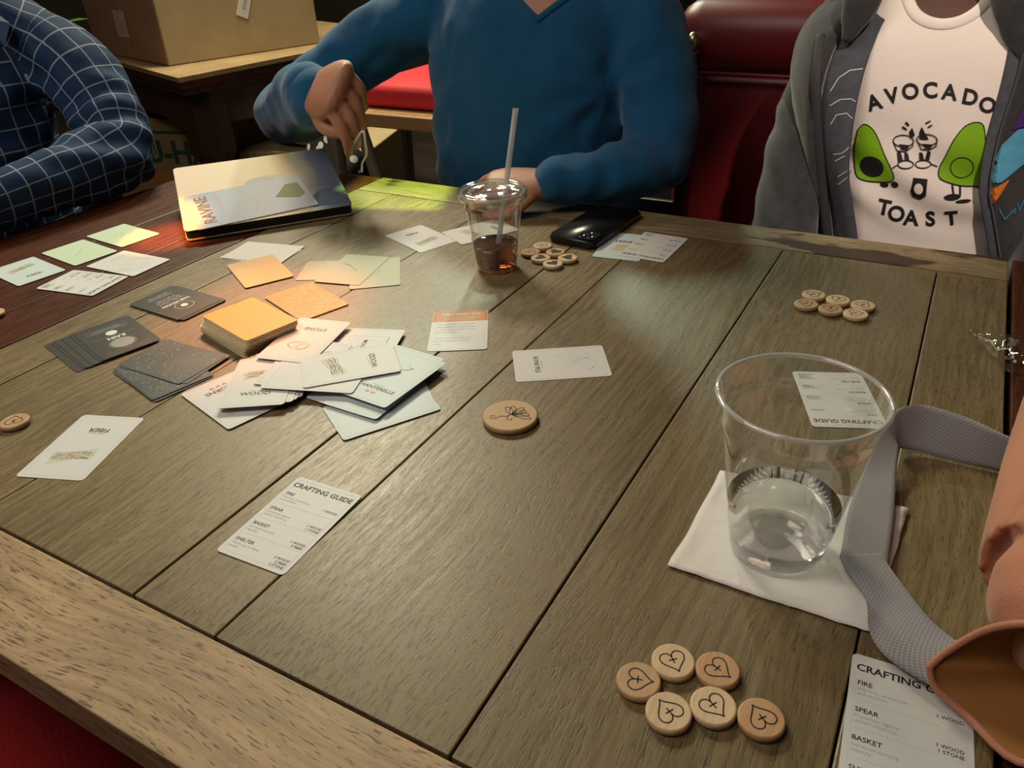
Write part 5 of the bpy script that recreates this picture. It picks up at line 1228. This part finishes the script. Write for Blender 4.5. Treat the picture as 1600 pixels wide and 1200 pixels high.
# shoulder yoke and rolled hood round the neck
tube(hz, [(-.185, 1.35, 1.005, .05, .04), (-.135, 1.36, 1.035, .055, .038), (-.10, 1.40, 1.06, .05, .036), (-.045, 1.43, 1.07, .05, .04), (.01, 1.40, 1.06, .05, .036), (.05, 1.36, 1.035, .055, .038), (.10, 1.35, 1.005, .05, .04)], 20)
def fh(c): return .006*noise.noise(c*12)+.0022*math.sin(c.z*85+c.x*40+4*noise.noise(c*7))*(1 if c.z < .88 else .2)
fuse('hoodie_sleeves', hz, M_HOOD, .0075, p3, 5, fh)
# hood lapels falling over the collar bones
for sx, pts_ in ((-1, [(1372, -60), (1352, -10), (1338, 30), (1325, 60)]), (1, [(1570, -60), (1585, 0), (1592, 50), (1600, 90)])):
    b = bmesh.new(); qq = []
    for i_, (x, y) in enumerate(pts_):
        p_ = PY(x, y, 1.245); qq.append((p_.x, p_.y, p_.z, [.022, .026, .020, .010][i_], [.016, .02, .016, .008][i_]))
    tube(b, qq, 16, ref=(0, 1, 0)); fuse('hood_edge', b, M_HOOD, .006, p3, 3, lambda c: .004*noise.noise(c*25))
dg = bpy.context.evaluated_depsgraph_get()
lb_ = BVHTree.FromObject(sb_, dg); hb_ = BVHTree.FromObject(sh_, dg)
M_STIT = mat('stitch_white', (.55, .56, .58), .8)
decal_stroke('stitching', [[(1297, 143), (1310, 122), (1328, 110), (1348, 107)], [(1297, 165), (1314, 154), (1332, 152), (1346, 160)], [(1299, 193), (1308, 178), (1325, 174), (1338, 184)], [(1303, 240), (1318, 236), (1334, 222)], [(1306, 250), (1322, 240)], [(1310, 275), (1330, 260)], [(1310, 288), (1332, 268)]], 1.6, M_STIT, sb_, lb_, .001)
# zip tape along both front edges
def zipline(px, nm, mt, w_=9):
    decal_stroke(nm, [px], w_, mt, p3, hb_ if nm != 'x' else lb_, .003)
b = bmesh.new()
for ln in ([(1276, 60), (1276, 120), (1278, 200), (1282, 280), (1288, 360), (1292, 420)],):
    q_ = []
    for x, y in ln:
        p_ = onpl(x, y); h_ = hb_.ray_cast(p_+Vector((0, -.25, 0)), Vector((0, 1, 0)))
        if h_[0]: q_.append((*(h_[0]+Vector((0, -.003, 0))), .007, .003))
    if len(q_) > 2: tube(b, q_, 10, ref=(0, 1, 0))
if b.verts: obj('zip_tape', b, mat('zip_dark', (.03, .03, .034), .7), p3, True)
# printed patches on the other front
PUR = mat('print_purple', (.06, .02, .16), .7); SKY = mat('print_sky_blue', (.09, .36, .55), .7); ORA = mat('print_orange_patch', (.62, .17, .02), .7); CUR = mat('print_cursive_blue', (.05, .25, .42), .7)
for nm, poly, mt in (('printed_patch', [(1576, 200), (1600, 150), (1640, 140), (1640, 190), (1602, 196)], PUR), ('printed_patch', [(1540, 262), (1560, 222), (1585, 200), (1640, 196), (1640, 235), (1590, 260), (1560, 280), (1546, 282)], SKY), ('printed_patch', [(1525, 345), (1524, 315), (1545, 290), (1572, 278), (1558, 300), (1535, 325)], ORA)):
    for bv in (hb_,): 
        try: decal(nm, [[(x_+6, y_) for x_, y_ in poly]], mt, sh_, bv, .0025)
        except Exception: pass
try: decal_stroke('printed_script', [[(1562, 322), (1570, 340), (1580, 332)], [(1580, 330), (1588, 326), (1586, 334), (1580, 330)], [(1590, 318), (1593, 332), (1600, 316)], [(1600, 325), (1606, 318), (1604, 328)]], 1.6, CUR, sh_, hb_, .0028)
except Exception: pass
b = bmesh.new()
for sx in (-.09, .09): tube(b, [(-.03+sx, 1.45, .53, .085, .075), (-.03+sx*1.1, 1.25, .535, .08, .07), (-.03+sx*1.2, 1.0, .53, .062, .06), (-.03+sx*1.2, .95, .46, .058, .056), (-.03+sx*1.2, .97, .07, .042, .042)], 18, ref=(1, 0, 0))
fuse('trousers', b, _mc['dark_denim'], .014, p3, 3)
for sx in (-.108, .108):
    b = bmesh.new(); tube(b, [(-.03+sx, 1.0, .045, .042, .042), (-.03+sx, .92, .035, .045, .034), (-.03+sx, .83, .028, .036, .024)], 16, ref=(0, 0, 1)); obj('shoe', b, M_BLACK, p3, True)
simple_hand('right_hand', p3, SK_D, Vector((-.10, 1.06, .622)), Vector((.8, -.5, 0)), thumbsgn=-1); simple_hand('left_hand', p3, SK_D, Vector((.01, 1.08, .627)), Vector((-.75, -.6, 0)), thumbsgn=1)
